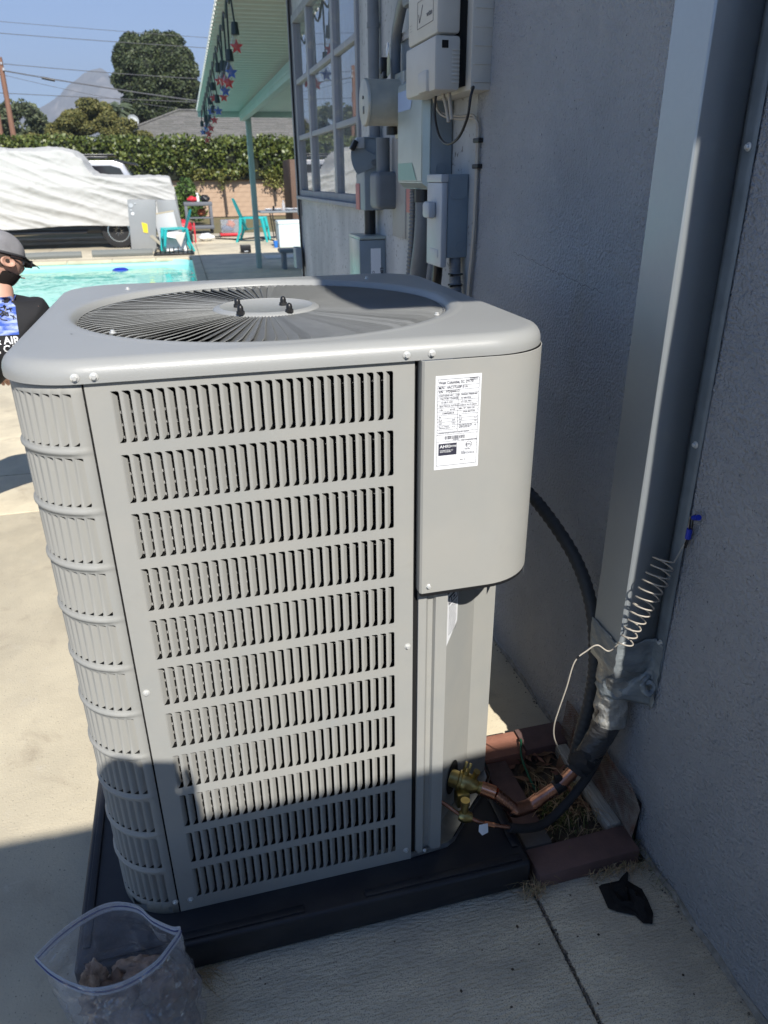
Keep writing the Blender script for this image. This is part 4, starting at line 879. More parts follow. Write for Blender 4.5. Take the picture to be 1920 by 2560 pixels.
# load centre
t_ = thing('load_center', 'large green grey electrical panel with a mint sticker hanging below the terminal box', 'electrical panel')
b = B(); box(b, 1.125, 1.2042, 1.532, 1.862, 1.535, 1.905, 0.003); lcb = obj('enclosure', b, M_eb, t_)
b = B(); V = [(1.124, 1.528, 1.537), (1.124, 1.866, 1.537), (1.124, 1.866, 1.902), (1.124, 1.528, 1.902), (1.095, 1.545, 1.56), (1.095, 1.855, 1.56), (1.095, 1.855, 1.885), (1.095, 1.545, 1.885)]
v_ = [b.verts.new(q) for q in V]
for f in [(4, 5, 6, 7), (0, 1, 5, 4), (1, 2, 6, 5), (2, 3, 7, 6), (3, 0, 4, 7), (0, 3, 2, 1)]: b.faces.new([v_[i] for i in f])
bmesh.ops.bevel(b, geom=b.edges[:], offset=.004, segments=2, affect='EDGES'); dr = obj('cover', b, M_eg, t_)
b = B(); b.faces.new([b.verts.new(q) for q in [(1.0935, 1.60, 1.566), (1.0935, 1.845, 1.566), (1.0935, 1.845, 1.625), (1.0935, 1.66, 1.625)]]); sub('green_window', b, mat('mint_label', (0.25, 0.42, 0.36), 0.5), dr, smooth=0)
b = B(); b.faces.new([b.verts.new(q) for q in [(1.0935, 1.68, 1.80), (1.0935, 1.845, 1.80), (1.0935, 1.845, 1.865), (1.0935, 1.64, 1.865)]]); sub('blue_label', b, mat('pale_blue_label', (0.33, 0.43, 0.62), 0.5), dr, smooth=0)
b = B(); tube(b, [(1.165 + .022 * math.cos(a), 1.5305, 1.60 + .022 * math.sin(a)) for a in np.linspace(0, 2 * PI, 25)[:-1]], .0012, 5, closed=True); tube(b, [(1.165 + .014 * math.cos(a), 1.5305, 1.60 + .014 * math.sin(a)) for a in np.linspace(0, 2 * PI, 25)[:-1]], .0010, 5, closed=True); sub('knockout', b, M_eb, lcb)
# small disconnect
t_ = thing('disconnect_box', 'narrow grey disconnect box with a projecting knob cover, lowest box on the right', 'disconnect box')
b = B(); box(b, 1.13, 1.2042, 1.352, 1.50, 1.318, 1.585, .003); eb = obj('enclosure', b, M_eb, t_)
b = B(); box(b, 1.106, 1.129, 1.347, 1.51, 1.287, 1.560, .006); fc = obj('front_cover', b, M_el, t_)
b = B(); box(b, 1.076, 1.107, 1.40, 1.475, 1.445, 1.500, .012); sub('knob_cover', b, M_el, fc)
b = B(); box(b, 1.104, 1.1062, 1.375, 1.465, 1.318, 1.345, .001); sub('raised_square', b, M_el, fc)
b = B(); box(b, 1.104, 1.13, 1.348, 1.508, 1.5605, 1.585, .003); sub('hinge_lip', b, M_el, fc)
b = B(); prism(b, [(1.135, 1.52), (1.145, 1.508), (1.185, 1.508), (1.197, 1.52), (1.197, 1.578), (1.135, 1.578)], 0, .003, Matrix(((1, 0, 0, 0), (0, 0, -1, 1.352), (0, 1, 0, 0), (0, 0, 0, 1)))); sub('side_plate', b, M_eb, eb)
b = B(); tube(b, [(1.178 + .016 * math.cos(a), 1.351, 1.355 + .016 * math.sin(a)) for a in np.linspace(0, 2 * PI, 25)[:-1]], .001, 5, closed=True); sub('knockout', b, M_eb, eb)
# lever switch
t_ = thing('lever_switch', 'grey lever safety switch left of the panels beside the window', 'safety switch')
b = B(); box(b, 1.112, 1.2042, 2.50, 2.68, 1.432, 1.742, .004); box(b, 1.108, 1.2042, 2.495, 2.685, 1.742, 1.748, .002); sb_ = obj('enclosure', b, M_eb, t_)
b = B(); prism(b, [(1.165, 1.668)] + [(1.165 + .118 * math.cos(a), 1.668 + .118 * math.sin(a)) for a in np.linspace(math.radians(152), math.radians(222), 12)] + [(1.178, 1.628), (1.185, 1.65), (1.18, 1.668)], 0, .006, Matrix(((1, 0, 0, 0), (0, 0, -1, 2.492), (0, 1, 0, 0), (0, 0, 0, 1))), .001); sub('lever_plate', b, M_eb, sb_)
b = B(); box(b, -.011, .011, -.004, .03, -.022, .022, .003, Matrix.Translation((1.058, 2.46, 1.712)) @ Matrix.Rotation(math.radians(30), 4, 'Y')); sub('lever_grip', b, M_black, sb_)
b = B(); box(b, 1.072, 1.108, 2.47, 2.497, 1.70, 1.745, .003); sub('grip_bracket', b, M_el, sb_)
b = B(); cyl(b, (1.158, 2.492, 1.64), (1.158, 2.474, 1.64), .014, 20); cyl(b, (1.158, 2.474, 1.64), (1.158, 2.470, 1.64), .008, 16); sub('pivot', b, M_cond, sb_)
b = B(); box(b, 1.108, 1.1118, 2.60, 2.68, 1.432, 1.55, .0005); box(b, 1.1945, 1.2015, 2.69, 2.76, 1.44, 1.555, .001); obj('red_sticker', b, M_pink, t_) if False else obj('red_sticker', b, M_pink, t_)
# enclosure of the white label
t_ = thing('control_box', 'grey green control box with a white label, standing just above the condenser lid', 'control box')
b = B(); box(b, 1.075, 1.2042, 2.465, 2.70, 1.06, 1.300, .003); cb_ = obj('enclosure', b, M_eb, t_)
b = B(); box(b, 1.073, 1.2042, 2.460, 2.705, 1.303, 1.318, .003); box(b, 1.0725, 1.0748, 2.468, 2.698, 1.06, 1.3025, .0008); sub('lid', b, M_eg, cb_)
b = B(); box(b, 1.128, 1.178, 2.4625, 2.4648, 1.10, 1.262); lb_ = sub('label_plate', b, MATS['label_white'], cb_, smooth=0)
T = [add_text('LIKUM', .022, Matrix.Translation((1.174, 2.4618, 1.172)) @ F @ Matrix.Rotation(-PI / 2, 4, 'Z'), M_print, None, sx=1.1), add_text('CE', .016, Matrix.Translation((1.134, 2.4618, 1.158)) @ F @ Matrix.Rotation(-PI / 2, 4, 'Z'), M_print, None)]
join_meshes('label_print', T, M_print, lb_)
# meter
t_ = thing('electric_meter', 'round weathered electric meter can sticking out of the wall beside the window', 'meter')
b = B(); lathe(b, [(.06, -.002), (.080, 0), (.084, .006), (.084, .012), (.081, .014), (.082, .14), (.090, .145), (.093, .16), (.093, .17), (.05, .175)], axisM((1.165, 1.995, 1.845), (-1, 0, 0)) @ Matrix.Translation((0, 0, -.005)) , 40)
bmesh.ops.transform(b, matrix=Matrix.Translation((1.165 - .0825, 0, 0)) @ Matrix.Scale(-1, 4, (1, 0, 0)) @ Matrix.Translation((-1.165 + .0825, 0, 0)), verts=b.verts); mc_ = obj('meter_can', b, M_meter, t_, smooth=35)
b = B(); box(b, .992, .9962, 1.975, 2.0, 1.805, 1.832, .001); cyl(b, (.9962, 1.99, 1.862), (.990, 1.99, 1.862), .006, 12); sub('reading_window', b, M_black, mc_)
b = B(); box(b, 1.14, 1.2042, 1.93, 2.06, 1.72, 1.95, .004); obj('meter_base', b, M_meter, t_)
b = B(); cyl(b, (1.13, 2.05, 1.765), (1.13, 2.05, 1.735), .028, 16); cyl(b, (1.165, 2.0, 1.752), (1.165, 2.0, 1.715), .022, 14); obj('hub_fitting', b, M_black, t_)
t_ = thing('meter_cabinet', 'flat grey service cabinet behind the meter, with a hasp', 'cabinet')
b = B(); box(b, 1.178, 1.2042, 1.62, 2.10, 1.915, 2.085, .003); obj('cabinet_body', b, M_eb, t_)
b = B(); box(b, 1.168, 1.1775, 1.60, 2.12, 2.062, 2.090, .003); obj('top_rail', b, M_el, t_)
b = B(); tube(b, catmull([(1.163, 1.80, 2.08), (1.155, 1.80, 2.05), (1.160, 1.80, 2.02), (1.165, 1.80, 2.00)]), .005, 8); obj('hasp', b, M_dark, t_)
t_ = thing('gooseneck_pipe', 'bent grey pipe curving from the meter up behind the terminal box', 'pipe')
b = B(); tube(b, catmull([(1.15, 2.08, 1.90), (1.15, 2.08, 2.02), (1.148, 2.06, 2.085), (1.14, 1.99, 2.13), (1.12, 1.86, 2.165), (1.11, 1.72, 2.19)]), .021, 16); obj('pipe_run', b, M_cond, t_, smooth=60)
b = B(); box(b, 1.105, 1.18, 1.70, 1.84, 2.13, 2.24, .012); obj('bracket', b, M_cond, t_)
t_ = thing('key_tags', 'black key box and pale tag hanging on a snap hook above the meter', 'tags')
b = B(); tube(b, [(1.112 + .0, 2.06 + .010 * math.cos(a), 2.035 + .022 * math.sin(a)) for a in np.linspace(0, 2 * PI, 15)[:-1]], .003, 6, closed=True); obj('snap_hook', b, M_steel, t_)
b = B(); box(b, 1.085, 1.115, 2.065, 2.10, 1.955, 2.01, .006); box(b, 1.09, 1.11, 2.05, 2.08, 1.935, 1.96, .005); obj('key_box', b, M_black, t_)
b = B(); prism(b, [(-.02, 0), (.02, .006), (.024, .05), (.004, .075), (-.016, .055)], 0, .003, Matrix.Translation((1.10, 2.01, 1.94)) @ Matrix(((0, 0, 1, 0), (-1, 0, 0, 0), (0, 1, 0, 0), (0, 0, 0, 1)))); obj('paper_tag', b, mat('yellowed_tag', (0.42, 0.42, 0.28), 0.6), t_)
b = B(); tube(b, [(1.172, 2.53, 1.745), (1.172, 2.53, 2.97)], .026, 16); o = obj('mast_conduit', b, M_cond, smooth=60, label='vertical grey conduit rising beside the window from the lever switch', cat='conduit')
b = B(); tube(b, [(1.172, 2.53, 2.18), (1.172, 2.53, 2.20)], .029, 16); sub('coupling', b, M_cond, o)
t_ = thing('drop_pipe', 'grey pipe below the meter ending in a round cornered cover', 'pipe')
b = B(); cyl(b, (1.152, 2.30, 1.735), (1.152, 2.30, 1.59), .030, 18); obj('pipe_run', b, M_cond, t_)
b = B(); box(b, 1.10, 1.2042, 2.22, 2.36, 1.445, 1.60, .022, seg=4); obj('lower_fitting', b, M_cond, t_)
b = B(); cyl(b, (1.160, 2.60, 1.43), (1.160, 2.60, 1.32), .028, 14); obj('nipple_pipe', b, M_black, smooth=40, label='short black pipe joining the lever switch to the control box below', cat='pipe')
t_ = thing('cover_plate', 'long pale flat cover plate with a rusty foot below the meter', 'cover plate')
b = B(); box(b, 1.188, 1.2045, 2.07, 2.28, 1.33, 1.735, .003); box(b, 1.192, 1.2045, 1.90, 2.069, 1.33, 1.735, .003); obj('plate', b, mat('pale_plate', (0.34, 0.34, 0.33), 0.6, col2=(.25, .22, .19), vscale=7, v2=(.55, .75)), t_)
b = B(); box(b, 1.1865, 1.1918, 1.93, 2.05, 1.44, 1.56, .0005); obj('red_sticker', b, M_pink, t_)
b = B(); tube(b, catmull([(1.150, 1.68, 1.535), (1.150, 1.68, 1.44), (1.150, 1.70, 1.34), (1.152, 1.75, 1.24), (1.158, 1.80, 1.12), (1.17, 1.84, 0.98)]), .034, 18); o = obj('large_conduit', b, M_cond, smooth=60, label='thick dark conduit curving down from under the green grey panel', cat='conduit')
b = B(); cyl(b, (1.150, 1.68, 1.535), (1.150, 1.68, 1.49), .037, 18); sub('bushing', b, M_black, o)
b = B(); P = catmull([(1.150, 1.82, 1.535), (1.150, 1.825, 1.45), (1.150, 1.84, 1.34), (1.150, 1.87, 1.22), (1.155, 1.90, 1.10), (1.16, 1.9, 0.95)], 30); tube(b, P, [.0135 + .003 * (i % 4 < 2) for i in range(len(P))], 10); o = obj('metal_flex', b, mat('flex_metal', (0.20, 0.21, 0.22), 0.4, 0.5), smooth=30, label='ribbed metal flexible conduit beside the thick conduit', cat='conduit')
b = B(); tube(b, [(1.15 + .055 * math.cos(a), 1.80 + .10 * math.cos(a), 1.185 + .012 * math.sin(a + .4)) for a in np.linspace(-.6, PI, 12)], .004, 6); sub('cable_tie', b, M_wirew, o)
b = B(); tube(b, catmull([(1.13, 1.44, 1.29), (1.132, 1.455, 1.24), (1.14, 1.50, 1.17), (1.15, 1.55, 1.08), (1.155, 1.58, .95)]), .0175, 14); obj('black_conduit', b, M_black, smooth=60, label='black conduit dropping from the front cover of the narrow disconnect box', cat='conduit')
b = B(); P = catmull([(1.170, 1.375, 1.32), (1.170, 1.37, 1.26), (1.172, 1.36, 1.20), (1.172, 1.35, 1.1), (1.17, 1.3, .95)], 24); tube(b, P, [.0205 + .0012 * math.sin(i * 1.7) for i in range(len(P))], 14); o = obj('ribbed_conduit', b, M_cond, smooth=60, label='dark ribbed conduit tied with black straps at the wall behind the condenser', cat='conduit')
for z in (1.262, 1.225): b = B(); tube(b, [(1.17 + .025 * math.cos(a), 1.365 + .025 * math.sin(a), z) for a in np.linspace(0, 2 * PI, 13)[:-1]], .0028, 5, closed=True); box(b, 1.14, 1.15, 1.335, 1.345, z - .004, z + .004); sub('strap', b, M_black, o)
t_ = thing('beige_cables', 'pair of beige cables looping under the terminal box and down the wall', 'cables')
for dx, dy, dz in ((0, 0, 0), (.004, -.012, -.008)): b = B(); tube(b, catmull([(1.10 + dx, 1.44, 1.818), (1.12, 1.43 + dy, 1.775 + dz), (1.16, 1.36, 1.757 + dz), (1.185, 1.29, 1.755 + dz), (1.192, 1.272 + dy, 1.73), (1.193, 1.265 + dy, 1.69), (1.194, 1.265 + dy * .7, 1.53), (1.194, 1.272 + dy * .7, 1.38), (1.194, 1.30 + dy, 1.20), (1.194, 1.30, 1.0)]), .0040, 8); obj('cable', b, M_wirew, t_, smooth=60)
for y_, z_ in ((1.33, 1.80),): b = B(); tube(b, [(1.09, 1.31, 1.818), (1.10, 1.30, 1.775), (1.105, 1.29, 1.735)], .006, 8); tube(b, [(1.10, 1.28, 1.818), (1.105, 1.278, 1.78), (1.11, 1.275, 1.742)], .006, 8); obj('cable_end', b, M_wirew, t_, smooth=60)
for z in (1.675, 1.60): b = B(); box(b, 1.186, 1.2045, 1.235, 1.285, z, z + .014, .003); obj('cable_clip', b, M_black, t_)
b = B(); tube(b, catmull([(1.09, 1.38, 1.82), (1.09, 1.385, 1.76), (1.09, 1.34, 1.70), (1.09, 1.26, 1.672), (1.095, 1.17, 1.685), (1.10, 1.11, 1.735), (1.105, 1.10, 1.79), (1.12, 1.12, 1.815), (1.15, 1.22, 1.82)]), .0042, 8); obj('black_cable', b, M_wireb, smooth=60, label='black cable hanging in a loop below the beige terminal box', cat='cable')
t_ = thing('junction_box', 'small grey junction box on the far corner of the house', 'junction box'); b = B(); box(b, 1.13, 1.184, 5.05, 5.20, 0.90, 1.06, .004); obj('box_body', b, M_eb, t_)

# ------------------------------------------------------------------ PATIO COVER
M_mint = mat('mint_paint', (0.34, 0.44, 0.40), 0.5, var=0.1, vscale=3); M_mintp = mat('pale_cover_paint', (0.55, 0.60, 0.54), 0.45, var=0.06, vscale=3)
pc = thing('patio_cover', 'corrugated metal patio cover with mint green beam and post', 'patio cover')
def cz(y): return 3.02 + (2.675 - 3.02) * (y - 5.3) / 8.55
ys = np.arange(5.30, 13.86, 0.0155); b = B()
prof_ = lambda y: 0.016 * max(-1, min(1, 1.8 * math.sin(2 * PI * y / 0.155)))
sheet(b, [[(x, y, cz(y) + prof_(y)) for y in ys] for x in (0.775, 0.80, 2.0, 5.2)])
o = obj('corrugated_sheet', b, M_mintp, pc, smooth=50); solid(o, 0.003, 0)
b = B()
for k in range(55):
    y = 5.33 + k * .155
    if y < 13.8: box(b, 0.758, 0.776, y + .0, y + .085, cz(y) - .02, cz(y) + .03, .006)
obj('sunlit_edge', b, mat('sunlit_edge_white', (0.72, 0.72, 0.66), 0.5), pc, kind='stuff')  # white blocks stand in for sunlit ends of the corrugation
b = B(); box(b, 1.50, 1.60, 5.30, 13.76, 2.505, 2.655, .006); box(b, 1.492, 1.4995, 5.3, 13.76, 2.56, 2.60, .003); obj('beam', b, M_mint, pc)
b = B(); box(b, 0.78, 5.2, 13.80, 13.86, 2.57, 2.665, .004); obj('end_beam', b, M_mint, pc)
b = B(); box(b, 1.595, 1.69, 13.64, 13.79, 0.0, 2.57, .008); box(b, 1.593, 1.692, 13.70, 13.73, 0.0, 2.5, .002); obj('post', b, M_mint, pc)
# string lights
sl_ = thing('string_lights', 'string of bulbs with red and blue stars hanging along the edge of the patio cover', 'string lights')
random.seed(9); yb = 5.7; wire = [(0.82, 5.3, 2.96)]; M_bulb = glassy('bulb_glass', (.9, .9, .88), 1, .05, milk=.05); M_red = mat('star_red', (0.50, 0.03, 0.03), 0.5); M_blu = mat('star_blue', (0.03, 0.10, 0.40), 0.5)
k = 0
while yb < 13.4:
    z = cz(yb) - .05; wire += [(0.82, yb - .25, z - .10), (0.82, yb, z - .02)]
    hz = z - random.uniform(.12, .42); x = .84 + random.uniform(-.03, .05)
    b = B(); tube(b, [(0.82, yb, z - .02), (x, yb, hz)], .008, 5); cyl(b, (x, yb, hz + .0), (x, yb, hz - .085), .026, 10, .034); sk = obj('socket', b, mat('socket_green', (0.015, 0.03, 0.03), 0.5), sl_)
    b = B(); lathe(b, [(.015, 0), (.04, -.05), (.045, -.08), (.03, -.115), (.004, -.13)], Matrix.Translation((x, yb, hz - .085)), 12); sub('bulb', b, M_bulb, sk)
    b = B(); st_ = [(math.cos(PI / 2 + i * PI / 5) * (.055 if i % 2 == 0 else .024), math.sin(PI / 2 + i * PI / 5) * (.055 if i % 2 == 0 else .024)) for i in range(10)]
    prism(b, st_, -.004, .004, Matrix.Translation((x, yb - .03, hz - .17)) @ Matrix(((1, 0, 0, 0), (0, 0, -1, 0), (0, 1, 0, 0), (0, 0, 0, 1)))); sub('star', b, (M_red, M_blu, M_red)[k % 3], sk); k += 1
    yb += random.uniform(.32, .62)
b = B(); tube(b, catmull(wire, 4), .009, 5); obj('light_wire', b, M_wireb, sl_)

# ------------------------------------------------------------------ COVERED PICKUP
M_cover = mat('cover_cloth', (0.47, 0.465, 0.44), 0.75, bump=.5, bscale=9, bdist=.02, var=.05, vscale=2)
tk = thing('pickup_truck', 'pickup truck under a wrinkled off white fabric cover beyond the pool', 'truck')
tx = [(-6.5, 1.0), (-6.4, 1.42), (-6.2, 1.5), (-5.0, 1.62), (-4.75, 1.72), (-4.15, 2.22), (-3.8, 2.29), (-2.3, 2.30), (-2.05, 2.25), (-1.86, 2.08), (-1.70, 1.80), (-1.60, 1.70), (-1.4, 1.675), (-.8, 1.66), (.02, 1.65), (.14, 1.62), (.2, 1.4)]
def topz(x):
    for (a, za), (c, zc) in zip(tx, tx[1:]):
        if a <= x <= c: return za + (zc - za) * (x - a) / (c - a)
    return tx[0][1] if x < tx[0][0] else tx[-1][1]
def hem(x): return 0.53 + 0.03 * math.sin(x * 2.1) + (0.02 * (x + 2) if x > -2 else 0) + (.03 if x > -.3 else 0)
NXc, NT = 460, 190; b = B(); rows = []
for i in range(NXc + 1):
    x = -6.5 + 6.72 * i / NXc; tz = topz(x); hz = hem(x); r = []
    cab = min(1, max(0, (tz - 1.72) / .4)); 
    for j in range(NT + 1):
        t = j / NT
        side = 1 if t < .5 else -1; s = t * 2 if t < .5 else 2 - 2 * t   # 0 hem .. 1 ridge
        hi = tz - hz
        if s < .68: z = hz + hi * (s / .68) * .93; y = 1.02 - (0.02 + 0.26 * cab * max(0, (z - 1.45) / .85)) * 1 if z > 1.45 else 1.02 - .02 * s
        else:
            q = (s - .68) / .32; z = hz + hi * (.93 + .07 * math.sin(q * PI / 2)); yedge = 1.02 - (0.02 + 0.26 * cab * max(0, (hz + hi * .93 - 1.45) / .85)); y = yedge * (1 - q ** 1.3)
        v = Vector((x, 0, 0)); fold = 0
        if s < .9:
            g_ = z + .22 * x
            n1 = noise.noise(Vector((x * .33, g_ * 2.7, side))); n2 = noise.noise(Vector((x * .6 + 9, (z + .38 * x) * 4.6, side + 4))); n3 = noise.noise(Vector((x * 1.4, (z - .5 * x) * 5, side + 8)))
            fold = .075 * max(0, 1 - abs(n1) * 1.7) ** 1.3 + .026 * max(0, 1 - abs(n2) * 2.4) ** 1.5 + .010 * max(0, 1 - abs(n3) * 2.4) + .004 * noise.noise(Vector((x * 6, z * 9, 4)))
        else: fold = .012 * noise.noise(Vector((x * 5, y * 5, 4)))
        zz_ = z + (fold * .5 if s > .68 else 0) - (.03 * abs(noise.noise(Vector((x * 6, s * 3, 1)))) if s > .68 else 0)
        r.append((x + (.02 * noise.noise(Vector((x * 3, z * 8, 1)))), 20.42 - side * (y + fold * (1 if s < .9 else 0)), zz_))
    rows.append(r)
V_ = sheet(b, rows)
# tail end closed by a hanging sheet
end = rows[-1]; nst = 6; rr = [end]
for q in range(1, nst + 1):
    rr.append([(e[0] + .012 * q + .03 * abs(noise.noise(Vector((e[1] * 4, q, 1)))), 20.42 + (e[1] - 20.42) * (1 - .17 * q), .55 + (e[2] - .55) * (1 - .17 * q)) for e in end])
sheet(b, rr)
obj('fabric_cover', b, M_cover, tk, smooth=80)
M_truck = mat('truck_paint', (0.02, 0.02, 0.022), 0.3); M_tyre = mat('tyre_rubber', (0.018, 0.018, 0.019), 0.8, bump=.5, bscale=30, bdist=.01); M_rim = mat('alloy_rim', (0.62, 0.62, 0.60), 0.25, 1.0)
b = B(); box(b, -6.3, .1, 19.60, 21.3, .52, 1.4, .05); box(b, -5.6, -2.0, 19.5, 19.62, .36, .43, .01); box(b, -6.2, 0, 19.8, 21.1, .34, .56, .02); obj('truck_body', b, M_truck, tk)
def wheel(x, y, z, r, w, parent, face=-1):
    b = B(); lathe(b, [(r * .62, -w / 2), (r * .9, -w / 2), (r * .985, -w / 2 + .02), (r, -w / 2 + .05), (r, w / 2 - .05), (r * .985, w / 2 - .02), (r * .9, w / 2), (r * .62, w / 2)], axisM((x, y, z), (0, face, 0)), 48); ty = obj('wheel', b, M_tyre, parent, smooth=40)
    b = B(); lathe(b, [(r * .62, w / 2 - .002), (r * .645, w / 2 + .004), (r * .60, w / 2 + .004), (r * .57, w / 2 - .05), (r * .57, -.02)], axisM((x, y, z), (0, face, 0)), 48, cap=False); lathe(b, [(.001, w / 2 - .01), (r * .16, w / 2 - .015), (r * .17, w / 2 - .05)], axisM((x, y, z), (0, face, 0)), 24)
    for k in range(10):
        a = 2 * PI * k / 10 + .1; d = Vector((math.cos(a), 0, math.sin(a))); c = Vector((x, y + face * (w / 2 - .03), z)); tube(b, [c + d * r * .12, c + d * r * .59], [.035, .024], 6)
    sub('rim', b, M_rim, ty); b = B(); lathe(b, [(r * .56, -.03), (.01, -.03)], axisM((x, y, z), (0, face, 0)), 24); sub('brake_backing', b, M_dark, ty)
wheel(-1.25, 19.62, .41, .41, .27, tk); wheel(-5.1, 19.62, .41, .41, .27, tk); wheel(-1.25, 21.2, .41, .41, .27, tk, 1); wheel(-5.1, 21.2, .41, .41, .27, tk, 1)
# SUV
suv = thing('parked_suv', 'dark silver suv with a roof rack parked behind the covered pickup', 'car')
M_suv = mat('suv_paint', (0.50, 0.50, 0.51), 0.25, 0.3, coat=.6); M_suvd = mat('suv_dark_glass', (0.02, 0.02, 0.025), 0.08)
sp = [(-5.6, .5), (-5.7, 1.0), (-5.3, 1.25), (-4.5, 1.35), (-3.7, 2.0), (-3.3, 2.07), (-1.35, 2.06), (-1.05, 1.98), (-.78, 1.35), (-.68, 1.15), (-.70, .5)]
b = B(); prism(b, [(x, z) for x, z in sp], -24.0, -22.15, Matrix(((1, 0, 0, 0), (0, 0, -1, 0), (0, 1, 0, 0), (0, 0, 0, 1))), .05); obj('body', b, M_suv, suv)
wp = [(-2.25, 1.45), (-2.25, 1.93), (-1.40, 1.93), (-1.16, 1.86), (-1.02, 1.55), (-1.02, 1.45)]
b = B(); prism(b, wp, 22.12, 22.146, Matrix(((1, 0, 0, 0), (0, 0, 1, 0), (0, 1, 0, 0), (0, 0, 0, 1)))); obj('rear_window', b, M_suvd, suv)
b = B(); prism(b, [(-3.6, 1.45), (-3.2, 1.93), (-2.35, 1.93), (-2.35, 1.45)], 22.12, 22.146, Matrix(((1, 0, 0, 0), (0, 0, 1, 0), (0, 1, 0, 0), (0, 0, 0, 1)))); obj('side_window', b, M_suvd, suv)
b = B(); box(b, -3.6, -1.45, 22.22, 22.27, 2.11, 2.16, .01); box(b, -3.6, -1.3, 22.3, 23.8, 2.18, 2.22, .01); box(b, -2.1, -1.45, 22.19, 22.22, 2.10, 2.15, .004); obj('roof_rack', b, M_truck, suv)
b = B(); prism(b, [(-1.35, 2.05), (-.72, 1.93), (-.75, 1.99), (-1.30, 2.10)], 22.25, 23.9, Matrix(((1, 0, 0, 0), (0, 0, 1, 0), (0, 1, 0, 0), (0, 0, 0, 1)))); obj('spoiler', b, M_truck, suv)
wheel(-1.6, 22.3, .38, .38, .25, suv); wheel(-4.7, 22.3, .38, .38, .25, suv)

# ------------------------------------------------------------------ THINGS BY THE POOL
M_sheet = mat('painted_sheet', (0.27, 0.28, 0.285), 0.45, var=.1, vscale=2)
t_ = thing('metal_cabinet', 'old grey metal equipment casing with yellow sticker leaning by the truck wheel', 'metal casing')
b = B(); prism(b, [(-.93, 0), (-.36, 0), (-.235, 1.135), (-.865, 1.15)], 18.1, 18.5, Matrix(((1, 0, 0, 0), (0, 0, 1, 0), (0, 1, 0, 0), (0, 0, 0, 1))), .006); cbx = obj('front_casing', b, M_sheet, t_)
b = B(); prism(b, [(-.22, .05), (.37, .05), (.22, 1.11), (-.22, 1.13)], 18.3, 18.8, Matrix(((1, 0, 0, 0), (0, 0, 1, 0), (0, 1, 0, 0), (0, 0, 0, 1))), .006); obj('rear_casing', b, M_sheet, t_)
b = B(); prism(b, [(-.60, .44), (-.50, .42), (-.49, .62), (-.615, .66)], 18.086, 18.098, Matrix(((1, 0, 0, 0), (0, 0, 1, 0), (0, 1, 0, 0), (0, 0, 0, 1)))); sub('yellow_sticker', b, mat('yellow_label', (0.80, 0.62, 0.03), 0.5), cbx)
for (x, z, r) in [(-.80, 1.03, .05), (-.70, 1.07, .02), (-.81, .93, .02), (-.785, .85, .035)]: b = B(); cyl(b, (x, 18.1, z), (x, 18.085, z), r, 16); sub('port_cover', b, M_white if r > .03 and z < .9 else M_el, cbx)
b = B(); prism(b, [(-.48, .35), (-.40, .38), (-.10, .06), (-.16, .04)], 18.088, 18.098, Matrix(((1, 0, 0, 0), (0, 0, 1, 0), (0, 1, 0, 0), (0, 0, 0, 1)))); sub('tape_mark', b, mat('tan_tape', (.36, .33, .26), .7), cbx)
b = B(); box(b, -.24, .24, -.012, .012, 0, .86, .004, Matrix.Translation((.02, 18.0, 0.02)) @ Matrix.Rotation(-.14, 4, 'Y') @ Matrix.Rotation(-.28, 4, 'X')); o = obj('sheet_panel', b, mat('light_sheet', (0.34, 0.35, 0.355), 0.5), label='loose light grey sheet panel leaning on the metal casing', cat='metal panel')
b = B(); box(b, -.24, .24, -.02, .016, .86, .885, .004, Matrix.Translation((.02, 18.0, 0.02)) @ Matrix.Rotation(-.14, 4, 'Y') @ Matrix.Rotation(-.28, 4, 'X')); sub('foam_edge', b, mat('tan_foam', (.45, .38, .25), .8), o)
b = B(); box(b, -.13, .35, -.01, .01, 0, .42, .004, Matrix.Translation((-.0, 17.85, 0.02)) @ Matrix.Rotation(-.3, 4, 'X')); obj('white_board', b, M_white, label='small white board leaning behind the low teal chair', cat='board')
t_ = thing('black_tray', 'black plastic tray of parts on the deck at the far pool corner', 'tray')
b = B(); box(b, -.40, .50, 16.9, 17.45, .01, .05, .01); obj('tray_base', b, M_black, t_)
for k in range(9): b = B(); box(b, -.36 + k * .10, -.34 + k * .10, 16.88, 17.47, .05, .12 + .02 * (k % 3), .004, Matrix.Translation((0, 0, 0)) @ Matrix.Rotation(0.02 * (k % 4), 4, 'Y')); obj('tray_bar', b, M_black, t_)
M_teal = mat('teal_plastic', (0.02, 0.42, 0.42), 0.4)
